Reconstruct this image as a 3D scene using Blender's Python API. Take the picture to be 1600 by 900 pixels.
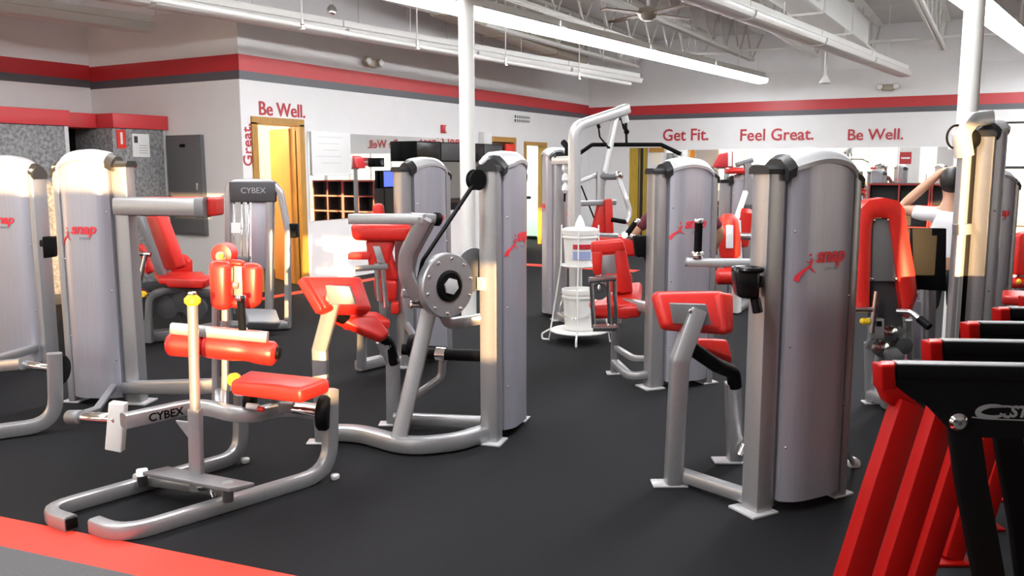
import bpy, bmesh, math, random
from mathutils import Vector as V, Matrix
random.seed(7)
for o in list(bpy.data.objects): bpy.data.objects.remove(o)
SC = bpy.context.scene
COL = SC.collection

# ------------------------------------------------------------------ camera, world, sun, exposure
F_PX, YAW, HOR, ROLL, CAM_Z = 1350.0, 29.3, 262.0, 0.15, 1.52
TH = math.atan((450 - HOR) / F_PX)
a_, r_ = math.radians(YAW), math.radians(ROLL)
FH = V((-math.sin(a_), math.cos(a_), 0)); RT = V((math.cos(a_), math.sin(a_), 0)); UP = V((0, 0, 1))
FW = FH * math.cos(TH) - UP * math.sin(TH); UV = UP * math.cos(TH) + FH * math.sin(TH)
cam_d = bpy.data.cameras.new('camera'); cam = bpy.data.objects.new('camera', cam_d); COL.objects.link(cam)
cam_d.sensor_width = 36.0; cam_d.lens = 36.0 * F_PX / 1600.0; cam_d.clip_end = 300; cam_d.clip_start = 0.05
# horizon rises to the right in the photograph: the camera is rolled clockwise
cr = RT * math.cos(r_) - UV * math.sin(r_); cu = UV * math.cos(r_) + RT * math.sin(r_)
cam.matrix_world = Matrix(((cr.x, cu.x, -FW.x, 0), (cr.y, cu.y, -FW.y, 0), (cr.z, cu.z, -FW.z, CAM_Z), (0, 0, 0, 1)))
SC.camera = cam

SC.view_settings.view_transform = 'Standard'; SC.view_settings.look = 'None'
SC.view_settings.gamma = 1.0; SC.view_settings.use_curve_mapping = False
SC.view_settings.exposure = 0.0
world = bpy.data.worlds.new('world'); SC.world = world; world.use_nodes = True
wn = world.node_tree.nodes; bg = wn['Background']
bg.inputs[0].default_value = (1.0, 0.92, 0.78, 1); bg.inputs[1].default_value = 2.8

SUN_H = V((-0.62, 0.785, 0)).normalized(); SUN_EL = math.radians(5.0)
sd = bpy.data.lights.new('sun_offscreen', 'SUN'); sd.energy = 25.0; sd.color = (1.0, 0.62, 0.28); sd.angle = math.radians(0.35)
sun = bpy.data.objects.new('sun_offscreen', sd); COL.objects.link(sun)
sun_dir = SUN_H * math.cos(SUN_EL) - UP * math.sin(SUN_EL)
sun.rotation_euler = sun_dir.to_track_quat('-Z', 'Y').to_euler()
TUBE_GLOW = 34.0     # emission of the lit strip-light diffusers

# ------------------------------------------------------------------ survey helpers (photo survey -> metres)
def ray(x, y):
    dx = (x - 800) / F_PX; dy = (450 - y) / F_PX
    return FW + RT * (dx * math.cos(r_) + dy * math.sin(r_)) + UV * (-dx * math.sin(r_) + dy * math.cos(r_))
CAMP = V((0, 0, CAM_Z))
def W(x, y, g):                       # surveyed point at horizontal distance g
    d = ray(x, y); return CAMP + d * (g / d.dot(FH))
def WZ(x, y, z=0.0):                  # surveyed point at height z
    d = ray(x, y); return CAMP + d * ((z - CAM_Z) / d.z)

# ------------------------------------------------------------------ materials
MAT = {}
def mat(name, col, rough=0.5, metal=0.0, noise=0.0, nscale=40.0, bump=0.0, bscale=80.0, emit=None, estr=0.0, coat=0.0, col2=None, spec=0.5, stretch=None):
    m = bpy.data.materials.new(name); m.use_nodes = True; nt = m.node_tree; b = nt.nodes['Principled BSDF']
    b.inputs['Base Color'].default_value = (*col, 1); b.inputs['Roughness'].default_value = rough
    b.inputs['Metallic'].default_value = metal; b.inputs['Coat Weight'].default_value = coat
    b.inputs['Specular IOR Level'].default_value = spec
    if emit: b.inputs['Emission Color'].default_value = (*emit, 1); b.inputs['Emission Strength'].default_value = estr
    tc = nt.nodes.new('ShaderNodeTexCoord'); src = tc.outputs['Object']
    if stretch:
        mp = nt.nodes.new('ShaderNodeMapping'); mp.inputs['Scale'].default_value = stretch
        nt.links.new(src, mp.inputs['Vector']); src = mp.outputs['Vector']
    if noise > 0 or col2:
        n = nt.nodes.new('ShaderNodeTexNoise'); n.inputs['Scale'].default_value = nscale; n.inputs['Detail'].default_value = 4
        nt.links.new(src, n.inputs['Vector'])
        mx = nt.nodes.new('ShaderNodeMix'); mx.data_type = 'RGBA'
        c2 = col2 if col2 else tuple(min(1, c * (1 - noise)) for c in col)
        cr_ = nt.nodes.new('ShaderNodeValToRGB'); cr_.color_ramp.elements[0].position = 0.35; cr_.color_ramp.elements[1].position = 0.65
        nt.links.new(n.outputs['Fac'], cr_.inputs['Fac']); nt.links.new(cr_.outputs['Color'], mx.inputs[0])
        mx.inputs[6].default_value = (*col, 1); mx.inputs[7].default_value = (*c2, 1)
        nt.links.new(mx.outputs[2], b.inputs['Base Color'])
    if bump > 0:
        n2 = nt.nodes.new('ShaderNodeTexNoise'); n2.inputs['Scale'].default_value = bscale; n2.inputs['Detail'].default_value = 3
        bp = nt.nodes.new('ShaderNodeBump'); bp.inputs['Strength'].default_value = bump; bp.inputs['Distance'].default_value = 0.004
        nt.links.new(tc.outputs['Object'], n2.inputs['Vector']); nt.links.new(n2.outputs['Fac'], bp.inputs['Height'])
        nt.links.new(bp.outputs['Normal'], b.inputs['Normal'])
    MAT[name] = m; return m
mat('wall', (0.80, 0.79, 0.80), 0.6, noise=0.03, nscale=3)
mat('wall_grey', (0.62, 0.62, 0.64), 0.6, noise=0.04, nscale=3)
mat('deck', (0.60, 0.59, 0.58), 0.7, noise=0.08, nscale=2)
mat('stripe_red', (0.50, 0.022, 0.03), 0.38)
mat('stripe_dark', (0.085, 0.085, 0.10), 0.4)
mat('rubber', (0.008, 0.008, 0.0095), 0.85, col2=(0.015, 0.015, 0.017), nscale=220, bump=0.25, bscale=400, spec=0.15)
mat('rubber_grey', (0.07, 0.07, 0.075), 0.75, col2=(0.10, 0.10, 0.105), nscale=200, bump=0.25, bscale=400)
mat('floor_red', (0.80, 0.040, 0.020), 0.6, noise=0.1, nscale=150)
mat('silver', (0.40, 0.40, 0.415), 0.34, 0.65, noise=0.05, nscale=60)
mat('shroud', (0.42, 0.415, 0.475), 0.36, 0.5, noise=0.06, nscale=6, stretch=(14, 14, 0.6))
mat('cap', (0.58, 0.58, 0.60), 0.28, 0.3)
mat('collar', (0.022, 0.022, 0.024), 0.45, spec=0.3)
mat('frame_light', (0.54, 0.54, 0.55), 0.35, 0.4)
mat('chrome', (0.80, 0.80, 0.80), 0.12, 1.0)
mat('grey_metal', (0.20, 0.20, 0.21), 0.45, 0.4)
mat('black', (0.003, 0.003, 0.0034), 0.55, spec=0.10)
mat('black_gloss', (0.004, 0.004, 0.005), 0.25, spec=0.35)
mat('dark', (0.045, 0.045, 0.05), 0.5)
mat('red_pad', (0.62, 0.018, 0.012), 0.38, noise=0.08, nscale=25, bump=0.08, bscale=300)
mat('red_paint', (0.26, 0.0015, 0.001), 0.5, spec=0.12)
mat('red_logo', (0.75, 0.03, 0.05), 0.45)
mat('grey_logo', (0.32, 0.32, 0.34), 0.5)
mat('white', (0.82, 0.82, 0.82), 0.45)
mat('joist', (0.70, 0.69, 0.65), 0.5)
mat('white_paint', (0.80, 0.80, 0.78), 0.4)
mat('plastic_white', (0.78, 0.78, 0.76), 0.35)
mat('beige_metal', (0.42, 0.37, 0.30), 0.35, 0.5)
mat('yellow', (0.85, 0.55, 0.02), 0.4)
mat('wood', (0.50, 0.25, 0.045), 0.45, noise=0.25, nscale=5, stretch=(12, 12, 1))
mat('wood_door', (0.58, 0.22, 0.03), 0.4, noise=0.18, nscale=4, stretch=(10, 10, 0.8))
mat('wood_yellow', (0.50, 0.33, 0.03), 0.45, noise=0.2, nscale=4, stretch=(10, 10, 0.8))
mat('mirror', (0.86, 0.87, 0.86), 0.02, 1.0)
mat('kiosk', (0.34, 0.34, 0.35), 0.55, col2=(0.15, 0.15, 0.155), nscale=26, bump=0.1, bscale=40)
mat('kiosk_red', (0.62, 0.045, 0.055), 0.45)
mat('letter_red', (0.45, 0.03, 0.04), 0.5)
mat('cubby_red', (0.30, 0.02, 0.02), 0.45)
mat('cubby_dark', (0.022, 0.020, 0.022), 0.5)
mat('panel_grey', (0.115, 0.115, 0.12), 0.45)
mat('green_white', (0.75, 0.86, 0.78), 0.6)
mat('cream', (0.88, 0.80, 0.66), 0.6)
mat('pavement', (0.50, 0.48, 0.45), 0.9, noise=0.1, nscale=2)
mat('tube_lit', (1, 1, 1), 0.5, emit=(0.965, 0.985, 1.0), estr=TUBE_GLOW)
mat('tube_off', (0.75, 0.75, 0.74), 0.3)
mat('bulb_warm', (0.9, 0.8, 0.6), 0.4, emit=(1.0, 0.75, 0.42), estr=3.0)
mat('screen', (0.02, 0.05, 0.3), 0.3, emit=(0.10, 0.16, 0.9), estr=1.2)
mat('skin', (0.52, 0.28, 0.18), 0.5)
mat('hair', (0.012, 0.009, 0.008), 0.5)
mat('shirt_white', (0.82, 0.82, 0.84), 0.8)
mat('shirt_maroon', (0.11, 0.010, 0.022), 0.8)
mat('cloth_black', (0.012, 0.012, 0.014), 0.85)
mat('cloth_grey', (0.16, 0.16, 0.17), 0.85)
mat('brown', (0.14, 0.075, 0.035), 0.5)
mat('label_blue', (0.30, 0.36, 0.60), 0.5)
mat('pink', (0.75, 0.05, 0.25), 0.5)
mat('purple', (0.45, 0.12, 0.50), 0.5)

def glass_mat():
    m = bpy.data.materials.new('glass'); m.use_nodes = True; nt = m.node_tree
    out = nt.nodes['Material Output']; tr = nt.nodes.new('ShaderNodeBsdfTransparent'); gl = nt.nodes.new('ShaderNodeBsdfGlossy')
    gl.inputs['Roughness'].default_value = 0.03; mx = nt.nodes.new('ShaderNodeMixShader'); mx.inputs[0].default_value = 0.05
    nt.links.new(tr.outputs[0], mx.inputs[1]); nt.links.new(gl.outputs[0], mx.inputs[2])
    nt.links.new(mx.outputs[0], out.inputs[0]); MAT['glass'] = m
glass_mat()

# ------------------------------------------------------------------ mesh helpers
def link(name, bm, material, parent=None, root=None, sharp=35, smooth=True):
    off = root.location if root is not None else V((0, 0, 0))
    if root is not None:
        for v in bm.verts: v.co -= off
    bmesh.ops.recalc_face_normals(bm, faces=bm.faces[:])
    me = bpy.data.meshes.new(name); bm.to_mesh(me); bm.free()
    me.materials.append(MAT[material])
    if smooth:
        me.shade_smooth(); me.set_sharp_from_angle(angle=math.radians(sharp))
    o = bpy.data.objects.new(name, me); COL.objects.link(o)
    if parent is not None: o.parent = parent
    return o
def thing(name, label, cat, loc=(0, 0, 0), group=None):
    o = bpy.data.objects.new(name, None); COL.objects.link(o); o.location = loc; o.empty_display_size = 0.2
    o['label'] = label; o['category'] = cat
    if group: o['group'] = group
    return o
def tag(o, label, cat, group=None):
    o['label'] = label; o['category'] = cat
    if group: o['group'] = group
    return o
def struct(o): o['kind'] = 'structure'; return o
def b_hex(bm, P8):
    vs = [bm.verts.new(p) for p in P8]
    for f in ((0, 1, 2, 3), (4, 5, 6, 7), (0, 1, 5, 4), (1, 2, 6, 5), (2, 3, 7, 6), (3, 0, 4, 7)): bm.faces.new([vs[i] for i in f])
    return vs
def b_box(bm, c, s, ux=V((1, 0, 0)), uy=None):
    ux = V(ux).normalized(); uy = V((-ux.y, ux.x, 0)) if uy is None else V(uy).normalized(); uz = ux.cross(uy)
    c = V(c); hx, hy, hz = ux * s[0] / 2, uy * s[1] / 2, uz * s[2] / 2
    return b_hex(bm, [c - hx - hy - hz, c + hx - hy - hz, c + hx + hy - hz, c - hx + hy - hz, c - hx - hy + hz, c + hx - hy + hz, c + hx + hy + hz, c - hx + hy + hz])
def fillet(pts, r, seg=6):
    pts = [V(p) for p in pts]
    if r <= 0 or len(pts) < 3: return pts
    out = [pts[0]]
    for i in range(1, len(pts) - 1):
        p, a, b = pts[i], pts[i - 1] - pts[i], pts[i + 1] - pts[i]
        la, lb = a.length, b.length
        if la < 1e-6 or lb < 1e-6: continue
        a, b = a / la, b / lb; ang = a.angle(b)
        if ang > math.pi - 0.03: out.append(p); continue
        t = min(r / math.tan(ang / 2), la * (0.92 if i == 1 else 0.48), lb * (0.92 if i == len(pts) - 2 else 0.48))
        p0, p1 = p + a * t, p + b * t
        for k in range(seg + 1):
            s = k / seg; out.append((1 - s) ** 2 * p0 + 2 * s * (1 - s) * p + s * s * p1)
    out.append(pts[-1]); return out
def b_sweep(bm, pts, w, h=None, r=0.06, side=None, seg=12, ch=0.22, taper=None):
    raw = [V(p) for p in pts]; P = fillet(raw, r)
    P = [P[0]] + [P[i] for i in range(1, len(P)) if (P[i] - P[i - 1]).length > 1e-5]
    n = V((0, 0, 0))
    for i in range(1, len(raw) - 1):
        c = (raw[i] - raw[i - 1]).cross(raw[i + 1] - raw[i])
        if c.dot(n) < 0: c = -c
        n += c
    if side is not None: n = V(side)
    elif n.length < 1e-4:
        t = (raw[-1] - raw[0]).normalized()
        n = RT.copy() if abs(t.z) > 0.93 else t.cross(UP)
    if h is None: prof = [(math.cos(2 * math.pi * k / seg) * w, math.sin(2 * math.pi * k / seg) * w) for k in range(seg)]
    else:
        c = min(w, h) * ch; x, y = w / 2, h / 2; d = c * 0.3
        prof = [(x, y - c), (x - d, y - d), (x - c, y), (-x + c, y), (-x + d, y - d), (-x, y - c), (-x, -y + c), (-x + d, -y + d), (-x + c, -y), (x - c, -y), (x - d, -y + d), (x, -y + c)]
    rings = []
    for i, p in enumerate(P):
        if i == 0: t = P[1] - P[0]
        elif i == len(P) - 1: t = P[-1] - P[-2]
        else: t = (P[i + 1] - P[i]).normalized() + (P[i] - P[i - 1]).normalized()
        t.normalize(); s = n.copy() if i == 0 else s_prev.copy()
        if i: s.rotate(t_prev.rotation_difference(t))
        s = s - t * s.dot(t)
        if s.length < 1e-4: s = t.orthogonal()
        s.normalize(); q = t.cross(s); k = 1.0; s_prev, t_prev = s, t
        if taper: k = taper[0] + (taper[1] - taper[0]) * i / (len(P) - 1)
        rings.append([bm.verts.new(p + s * a * k + q * b * k) for a, b in prof])
    m = len(prof)
    for i in range(len(rings) - 1):
        for j in range(m): bm.faces.new([rings[i][j], rings[i][(j + 1) % m], rings[i + 1][(j + 1) % m], rings[i + 1][j]])
    bm.faces.new(rings[0]); bm.faces.new(rings[-1])
def b_pad(bm, corners, th, r=0.02, seg=3):
    c = [V(p) for p in corners]; nrm = ((c[1] - c[0]).cross(c[3] - c[0]) + (c[3] - c[2]).cross(c[1] - c[2])).normalized()
    vs = b_hex(bm, c + [p + nrm * th for p in c])
    if r > 0:
        es = list({e for v in vs for e in v.link_edges})
        bmesh.ops.bevel(bm, geom=es, offset=min(r, abs(th) * 0.48), segments=seg, profile=0.5, affect='EDGES')
def b_lathe(bm, c, axis, prof, seg=24):
    axis = V(axis).normalized(); u = axis.orthogonal().normalized(); v = axis.cross(u); c = V(c)
    rings = [[bm.verts.new(c + axis * h + (u * math.cos(2 * math.pi * k / seg) + v * math.sin(2 * math.pi * k / seg)) * max(rr, 1e-4)) for k in range(seg)] for rr, h in prof]
    for i in range(len(rings) - 1):
        for k in range(seg): bm.faces.new([rings[i][k], rings[i][(k + 1) % seg], rings[i + 1][(k + 1) % seg], rings[i + 1][k]])
    bm.faces.new(rings[0]); bm.faces.new(rings[-1])
def text_verts(s, size, shear=0.0, ext=0.0, bold=0.0, align='LEFT'):
    cu_ = bpy.data.curves.new('t', 'FONT'); cu_.body = s; cu_.size = size; cu_.shear = shear; cu_.offset = bold; cu_.extrude = ext; cu_.align_x = align; cu_.resolution_u = 3
    o = bpy.data.objects.new('t', cu_); COL.objects.link(o)
    dg = bpy.context.evaluated_depsgraph_get(); me = bpy.data.meshes.new_from_object(o.evaluated_get(dg))
    bpy.data.objects.remove(o); bpy.data.curves.remove(cu_)
    return me
def b_text(bm, s, size, fn, **kw):
    me = text_verts(s, size, **kw); st = len(bm.verts)
    vs = [bm.verts.new(fn(v.co.x, v.co.y, v.co.z)) for v in me.vertices]
    for p in me.polygons:
        try: bm.faces.new([vs[i] for i in p.vertices])
        except ValueError: pass
    bpy.data.meshes.remove(me)

class K:
    """a thing with parts given in metres in the room's frame"""
    def __init__(s, name, label, cat, loc, group=None): s.o = thing(name, label, cat, V(loc), group)
    def fin(s, name, bm, m, parent=None, label=None, sharp=35):
        o = link(name, bm, m, parent or s.o, s.o, sharp)
        if label: o['label'] = label
        return o
    def tube(s, name, pts, w, h=None, m='silver', r=0.06, parent=None, side=None, label=None, seg=12, ch=0.22, taper=None):
        bm = bmesh.new(); b_sweep(bm, pts, w, h, r, side, seg, ch, taper); return s.fin(name, bm, m, parent, label)
    def pad(s, name, c, th, m='red_pad', r=0.02, parent=None, label=None):
        bm = bmesh.new(); b_pad(bm, c, th, r); return s.fin(name, bm, m, parent, label)
    def cyl(s, name, p0, p1, r, m='chrome', parent=None, label=None, seg=20, bev=0.15):
        bm = bmesh.new(); p0, p1 = V(p0), V(p1); L = (p1 - p0).length; e = min(r * bev, L * 0.2)
        b_lathe(bm, p0, p1 - p0, [(r - e, 0), (r, e), (r, L - e), (r - e, L)], seg); return s.fin(name, bm, m, parent, label, 50)
    def box(s, name, c, size, ux=(1, 0, 0), m='silver', parent=None, r=0.006, label=None):
        bm = bmesh.new(); vs = b_box(bm, c, size, ux)
        if r > 0: bmesh.ops.bevel(bm, geom=bm.edges[:], offset=min(r, min(size) * 0.45), segments=2, profile=0.5, affect='EDGES')
        return s.fin(name, bm, m, parent, label)
    def lathe(s, name, c, axis, prof, m, parent=None, label=None, seg=24):
        bm = bmesh.new(); b_lathe(bm, c, axis, prof, seg); return s.fin(name, bm, m, parent, label)
    def text(s, name, t, org, xd, yd, size, m, parent=None, **kw):
        xd, yd = V(xd).normalized(), V(yd).normalized(); nd = xd.cross(yd); bm = bmesh.new(); org = V(org)
        b_text(bm, t, size, lambda x, y, z: org + xd * x + yd * y + nd * z, **kw); return s.fin(name, bm, m, parent)
def Q(pts, g): return [W(x, y, g) for x, y in pts]
def QZ(pts, z): return [WZ(x, y, z) for x, y in pts]

def tower(k, base, u, L=0.50, Wd=0.20, H=1.60, logo=True, colw=0.105, sides=(1, -1), shroud_m='shroud'):
    """shrouded weight stack: front column, bulged shroud, arched cap, dark collars, feet"""
    b = V((base[0], base[1], 0)); u = V((u[0], u[1], 0)).normalized(); n = V((u.y, -u.x, 0))
    def pt(s, t, z): return b + u * s + n * t + UP * z
    zc = H - 0.10
    k.tube('column', [pt(0, 0, 0.012), pt(0, 0, zc)], 0.10, colw, side=u, ch=0.16)
    k.tube('column', [pt(0.055, 0, 0.02), pt(0.055, 0, zc)], 0.02, colw * 0.8, m='grey_metal', side=u)
    k.tube('column', [pt(L - 0.01, 0, 0.012), pt(L - 0.01, 0, zc)], 0.05, Wd * 0.8, side=u, ch=0.3)
    s0, s1 = 0.065, L - 0.03; N = 14
    def half(s): tt = (s - s0) / (s1 - s0); return Wd / 2 - 0.035 + 0.050 * (1 - (2 * tt - 1) ** 4) if 0 < tt < 1 else Wd / 2 - 0.035
    def ztop(s): tt = min(1, max(0, (s + 0.03) / (L + 0.05))); return H - 0.09 + 0.09 * (1 - (2 * tt - 1) ** 2)
    for sg in (1, -1):
        bm = bmesh.new(); cols = []
        for i in range(N + 1):
            s = s0 + (s1 - s0) * i / N
            cols.append([bm.verts.new(pt(s, sg * t, z)) for t, z in ((half(s), 0.05), (half(s), ztop(s) - 0.055), (0.004, ztop(s) - 0.055), (0.004, 0.05))])
        for i in range(N):
            for j in range(4): bm.faces.new([cols[i][j], cols[i][(j + 1) % 4], cols[i + 1][(j + 1) % 4], cols[i + 1][j]])
        bm.faces.new(cols[0]); bm.faces.new(cols[-1])
        sh = k.fin('shroud_panel', bm, shroud_m)
        if logo and sg in sides:
            N_ = n * sg; xd = UP.cross(N_); sc = (s0 + s1) / 2; dirn = xd.dot(u); zl = 1.115
            def on(x, y, z=0): s = sc + dirn * (x - 0.045); return pt(s, sg * (half(s) + 0.0035 + z), zl + y)
            bm = bmesh.new(); b_text(bm, 'snap', 0.092, lambda x, y, z: on(x * 1.02 - 0.034, y, z), shear=0.25, bold=0.0028, ext=0.001)
            k.fin('logo_lettering', bm, 'red_logo', sh)
            bm = bmesh.new(); b_text(bm, 'FITNESS', 0.022, lambda x, y, z: on(x + 0.020, y - 0.036, z), shear=0.25, ext=0.001)
            k.fin('logo_small_lettering', bm, 'grey_logo', sh)
            bm = bmesh.new()                      # running figure: swoosh leg, body, arm and head
            def sweep2(pp, ws):
                vs = []
                for i, (x, y) in enumerate(pp):
                    a = pp[max(0, i - 1)]; c = pp[min(len(pp) - 1, i + 1)]; d = V((c[0] - a[0], c[1] - a[1])); d.normalize()
                    vs.append((bm.verts.new(on(x - .022 - d.y * ws[i], y + d.x * ws[i], 0.001)), bm.verts.new(on(x - .022 + d.y * ws[i], y - d.x * ws[i], 0.001))))
                for i in range(len(vs) - 1): bm.faces.new([vs[i][0], vs[i][1], vs[i + 1][1], vs[i + 1][0]])
            sweep2([(-0.098, -0.078), (-0.093, -0.058), (-0.080, -0.042), (-0.060, -0.026), (-0.040, -0.012), (-0.034, 0.006), (-0.040, 0.022)], [0.009, 0.009, 0.0075, 0.006, 0.005, 0.005, 0.002])
            sweep2([(-0.05, -0.012), (-0.03, -0.030), (-0.012, -0.044)], [0.004, 0.0035, 0.001])
            sweep2([(-0.062, 0.008), (-0.045, 0.0), (-0.028, 0.014)], [0.0015, 0.003, 0.002])
            hd = [bm.verts.new(on(-0.064 + 0.006 * math.cos(a), 0.034 + 0.006 * math.sin(a), 0.001)) for a in [i * math.pi / 5 for i in range(10)]]; bm.faces.new(hd)
            k.fin('logo_runner', bm, 'red_logo', sh)
    # arched cap
    bm = bmesh.new(); rings = []
    for i in range(17):
        s = 0.035 + (L - 0.02) * i / 16; z = ztop(s); hh = half(min(max(s, s0), s1)) + 0.010
        rings.append([bm.verts.new(pt(s, t, zz)) for t, zz in ((-hh, z - 0.065), (-hh - 0.004, z - 0.045), (-hh + 0.012, z - 0.028), (-hh + 0.016, z - 0.022), (-hh + 0.045, z - 0.002), (0, z + 0.004), (hh - 0.045, z - 0.002), (hh - 0.016, z - 0.022), (hh - 0.012, z - 0.028), (hh + 0.004, z - 0.045), (hh, z - 0.065))])
    for i in range(16):
        for j in range(11): bm.faces.new([rings[i][j], rings[i][(j + 1) % 11], rings[i + 1][(j + 1) % 11], rings[i + 1][j]])
    bm.faces.new(rings[0]); bm.faces.new(rings[-1]); k.fin('top_cap', bm, 'cap')
    bm = bmesh.new(); hw = colw / 2 + 0.007                      # dark plastic head of the front column
    rg = [[bm.verts.new(pt(s, t, z)) for t, z in ((-hw, zc - 0.010), (-hw, zc + 0.012), (-hw * 0.7, zc + 0.028), (hw * 0.7, zc + 0.028), (hw, zc + 0.012), (hw, zc - 0.010))] for s in (-0.060, 0.045)]
    for j in range(6): bm.faces.new([rg[0][j], rg[0][(j + 1) % 6], rg[1][(j + 1) % 6], rg[1][j]])
    bm.faces.new(rg[0]); bm.faces.new(rg[1]); k.fin('column_head', bm, 'collar')
    for sa, sb in ((0.030, 0.072), (L - 0.02, L + 0.022)):
        bm = bmesh.new(); rg = []
        for s in (sa, sb):
            z = ztop(s); hh = half(min(max(s, s0), s1)) + 0.013
            rg.append([bm.verts.new(pt(s, t, zz)) for t, zz in ((-hh, z - 0.085), (-hh - 0.005, z - 0.045), (-hh + 0.012, z - 0.024), (-hh + 0.045, z + 0.004), (0, z + 0.008), (hh - 0.045, z + 0.004), (hh - 0.012, z - 0.024), (hh + 0.005, z - 0.045), (hh, z - 0.085))])
        for j in range(9): bm.faces.new([rg[0][j], rg[0][(j + 1) % 9], rg[1][(j + 1) % 9], rg[1][j]])
        bm.faces.new(rg[0]); bm.faces.new(rg[1]); k.fin('cap_collar', bm, 'collar')
    for s, ln in ((-0.02, 0.15), (L, 0.12)):
        k.box('foot_plate', pt(s, 0, 0.006), (ln, 0.16, 0.012), u, 'cap', r=0.003)
    for s, z in ((s0 + 0.015, 1.25), (s0 + 0.015, 0.75), (s0 + 0.015, 0.3), (s1 - 0.015, 0.95), (s1 - 0.015, 0.45)):
        for sg in (1, -1): k.cyl('screw', pt(s, sg * (half(s) - 0.004), z), pt(s, sg * (half(s) + 0.004), z), 0.006, 'chrome', seg=8)
    return pt

# ------------------------------------------------------------------ room shell
ZT = 4.12
XB = -7.9; YC = 7.52; XL = -10.65; YS = -4.0; XE = 9.6
R0 = V((XB, 17.5, 0)); R1 = V((XE, 18.11, 0)); RD = (R1 - R0).normalized(); RN = V((RD.y, -RD.x, 0))      # far wall line, normal into the room
def on_R(x, y):                      # survey ray meets the far wall: (distance along wall, height)
    d = ray(x, y); t = (R0 - CAMP).dot(RN) / d.dot(RN); p = CAMP + d * t; return (p - R0).dot(RD), p.z
def RP(s, z, off=0.0): return R0 + RD * s + RN * off + UP * z
def wall(name, p0, p1, z0, z1, th, openings, m, out):
    """wall slab between floor points p0 and p1 with rectangular openings (s0,s1,z0,z1); out = direction of its thickness"""
    p0, p1 = V(p0), V(p1); d = p1 - p0; L = d.length; d.normalize(); out = V(out)
    ss = sorted({0, L, *[max(0, min(L, v)) for o in openings for v in o[:2]]}); zs = sorted({z0, z1, *[v for o in openings for v in o[2:]]})
    bm = bmesh.new()
    for i in range(len(ss) - 1):
        for j in range(len(zs) - 1):
            cs, cz = (ss[i] + ss[i + 1]) / 2, (zs[j] + zs[j + 1]) / 2
            if any(o[0] < cs < o[1] and o[2] < cz < o[3] for o in openings): continue
            a, b = p0 + d * ss[i], p0 + d * ss[i + 1]
            b_hex(bm, [a + UP * zs[j], b + UP * zs[j], b + UP * zs[j] + out * th, a + UP * zs[j] + out * th, a + UP * zs[j + 1], b + UP * zs[j + 1], b + UP * zs[j + 1] + out * th, a + UP * zs[j + 1] + out * th])
    return struct(link(name, bm, m, smooth=False))
def slab(name, c, s, m, ux=(1, 0, 0), parent=None):
    bm = bmesh.new(); b_box(bm, c, s, V(ux)); o = link(name, bm, m, parent, smooth=False)
    if parent is None: struct(o)
    return o
slab('floor', ((XE + XL) / 2, 7.5, -0.05), (XE - XL + 1, 25, 0.1), 'rubber')
slab('ceiling', ((XE + XL) / 2, 7.5, ZT + 0.06), (XE - XL + 1, 25, 0.12), 'deck')
D1 = (7.74, 8.50, 0, 2.07); D2 = (13.30, 14.14, 0, 2.0); D3 = (14.60, 15.42, 0, 1.96)
wB = wall('wall_mirror_side', (XB, YC + .002, 0), (XB, 17.9, 0), 0, 3.08, 0.14, [(a - YC, b - YC, c, d) for a, b, c, d in (D1, D2, D3)], 'wall', (-1, 0, 0))
wBu = wall('wall_mirror_side_upper', (XB, YC + .002, 0), (XB, 17.9, 0), 3.08, ZT, 0.14, [], 'wall', (-1, 0, 0))
wG = wall('wall_return', (XL, YC, 0), (XB - 0.002, YC, 0), 0, 3.08, 0.14, [], 'wall', (0, 1, 0))
wGu = wall('wall_return_upper', (XL, YC, 0), (XB - 0.002, YC, 0), 3.08, ZT, 0.14, [], 'wall', (0, 1, 0))
wL = wall('wall_left', (XL, YS, 0), (XL, YC, 0), 0, 3.08, 0.14, [], 'wall', (-1, 0, 0))
wLu = wall('wall_left_upper', (XL, YS, 0), (XL, YC, 0), 3.08, ZT, 0.14, [], 'wall', (-1, 0, 0))
sWin, _ = on_R(1563, 193)
RWIN = (sWin, sWin + 2.2, 0.45, 2.30)
RL = (R1 - R0).length
sy0, _ = on_R(983, 240); sy1, _ = on_R(1012, 240); sy2, _ = on_R(1038, 240)
wR = wall('wall_back', R0, R1, 0, 3.0, 0.14, [RWIN, (sy0, sy1, 0, 1.93)], 'wall', -RN)
wRu = wall('wall_back_upper', R0, R1, 3.0, ZT, 0.14, [], 'wall', -RN)
EWIN = [(1.2, 8.0, 0.6, 2.4)]
wE = wall('wall_right', (XE, YS, 0), (XE, 18.3, 0), 0, ZT, 0.14, [(a - YS, b - YS, c, d) for a, b, c, d in EWIN], 'wall', (1, 0, 0))
for a, b, c, d in EWIN:
    win = slab('window_21', (XE + 0.07, (a + b) / 2, (c + d) / 2), (0.012, b - a, d - c), 'glass')
    for j in range(6): slab('window_frame', (XE + 0.06, a + (b - a) * j / 5, (c + d) / 2), (0.05, 0.06, d - c), 'silver', parent=win)
    for z in (c, d): slab('window_frame', (XE + 0.06, (a + b) / 2, z), (0.05, b - a, 0.05), 'silver', parent=win)
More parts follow.
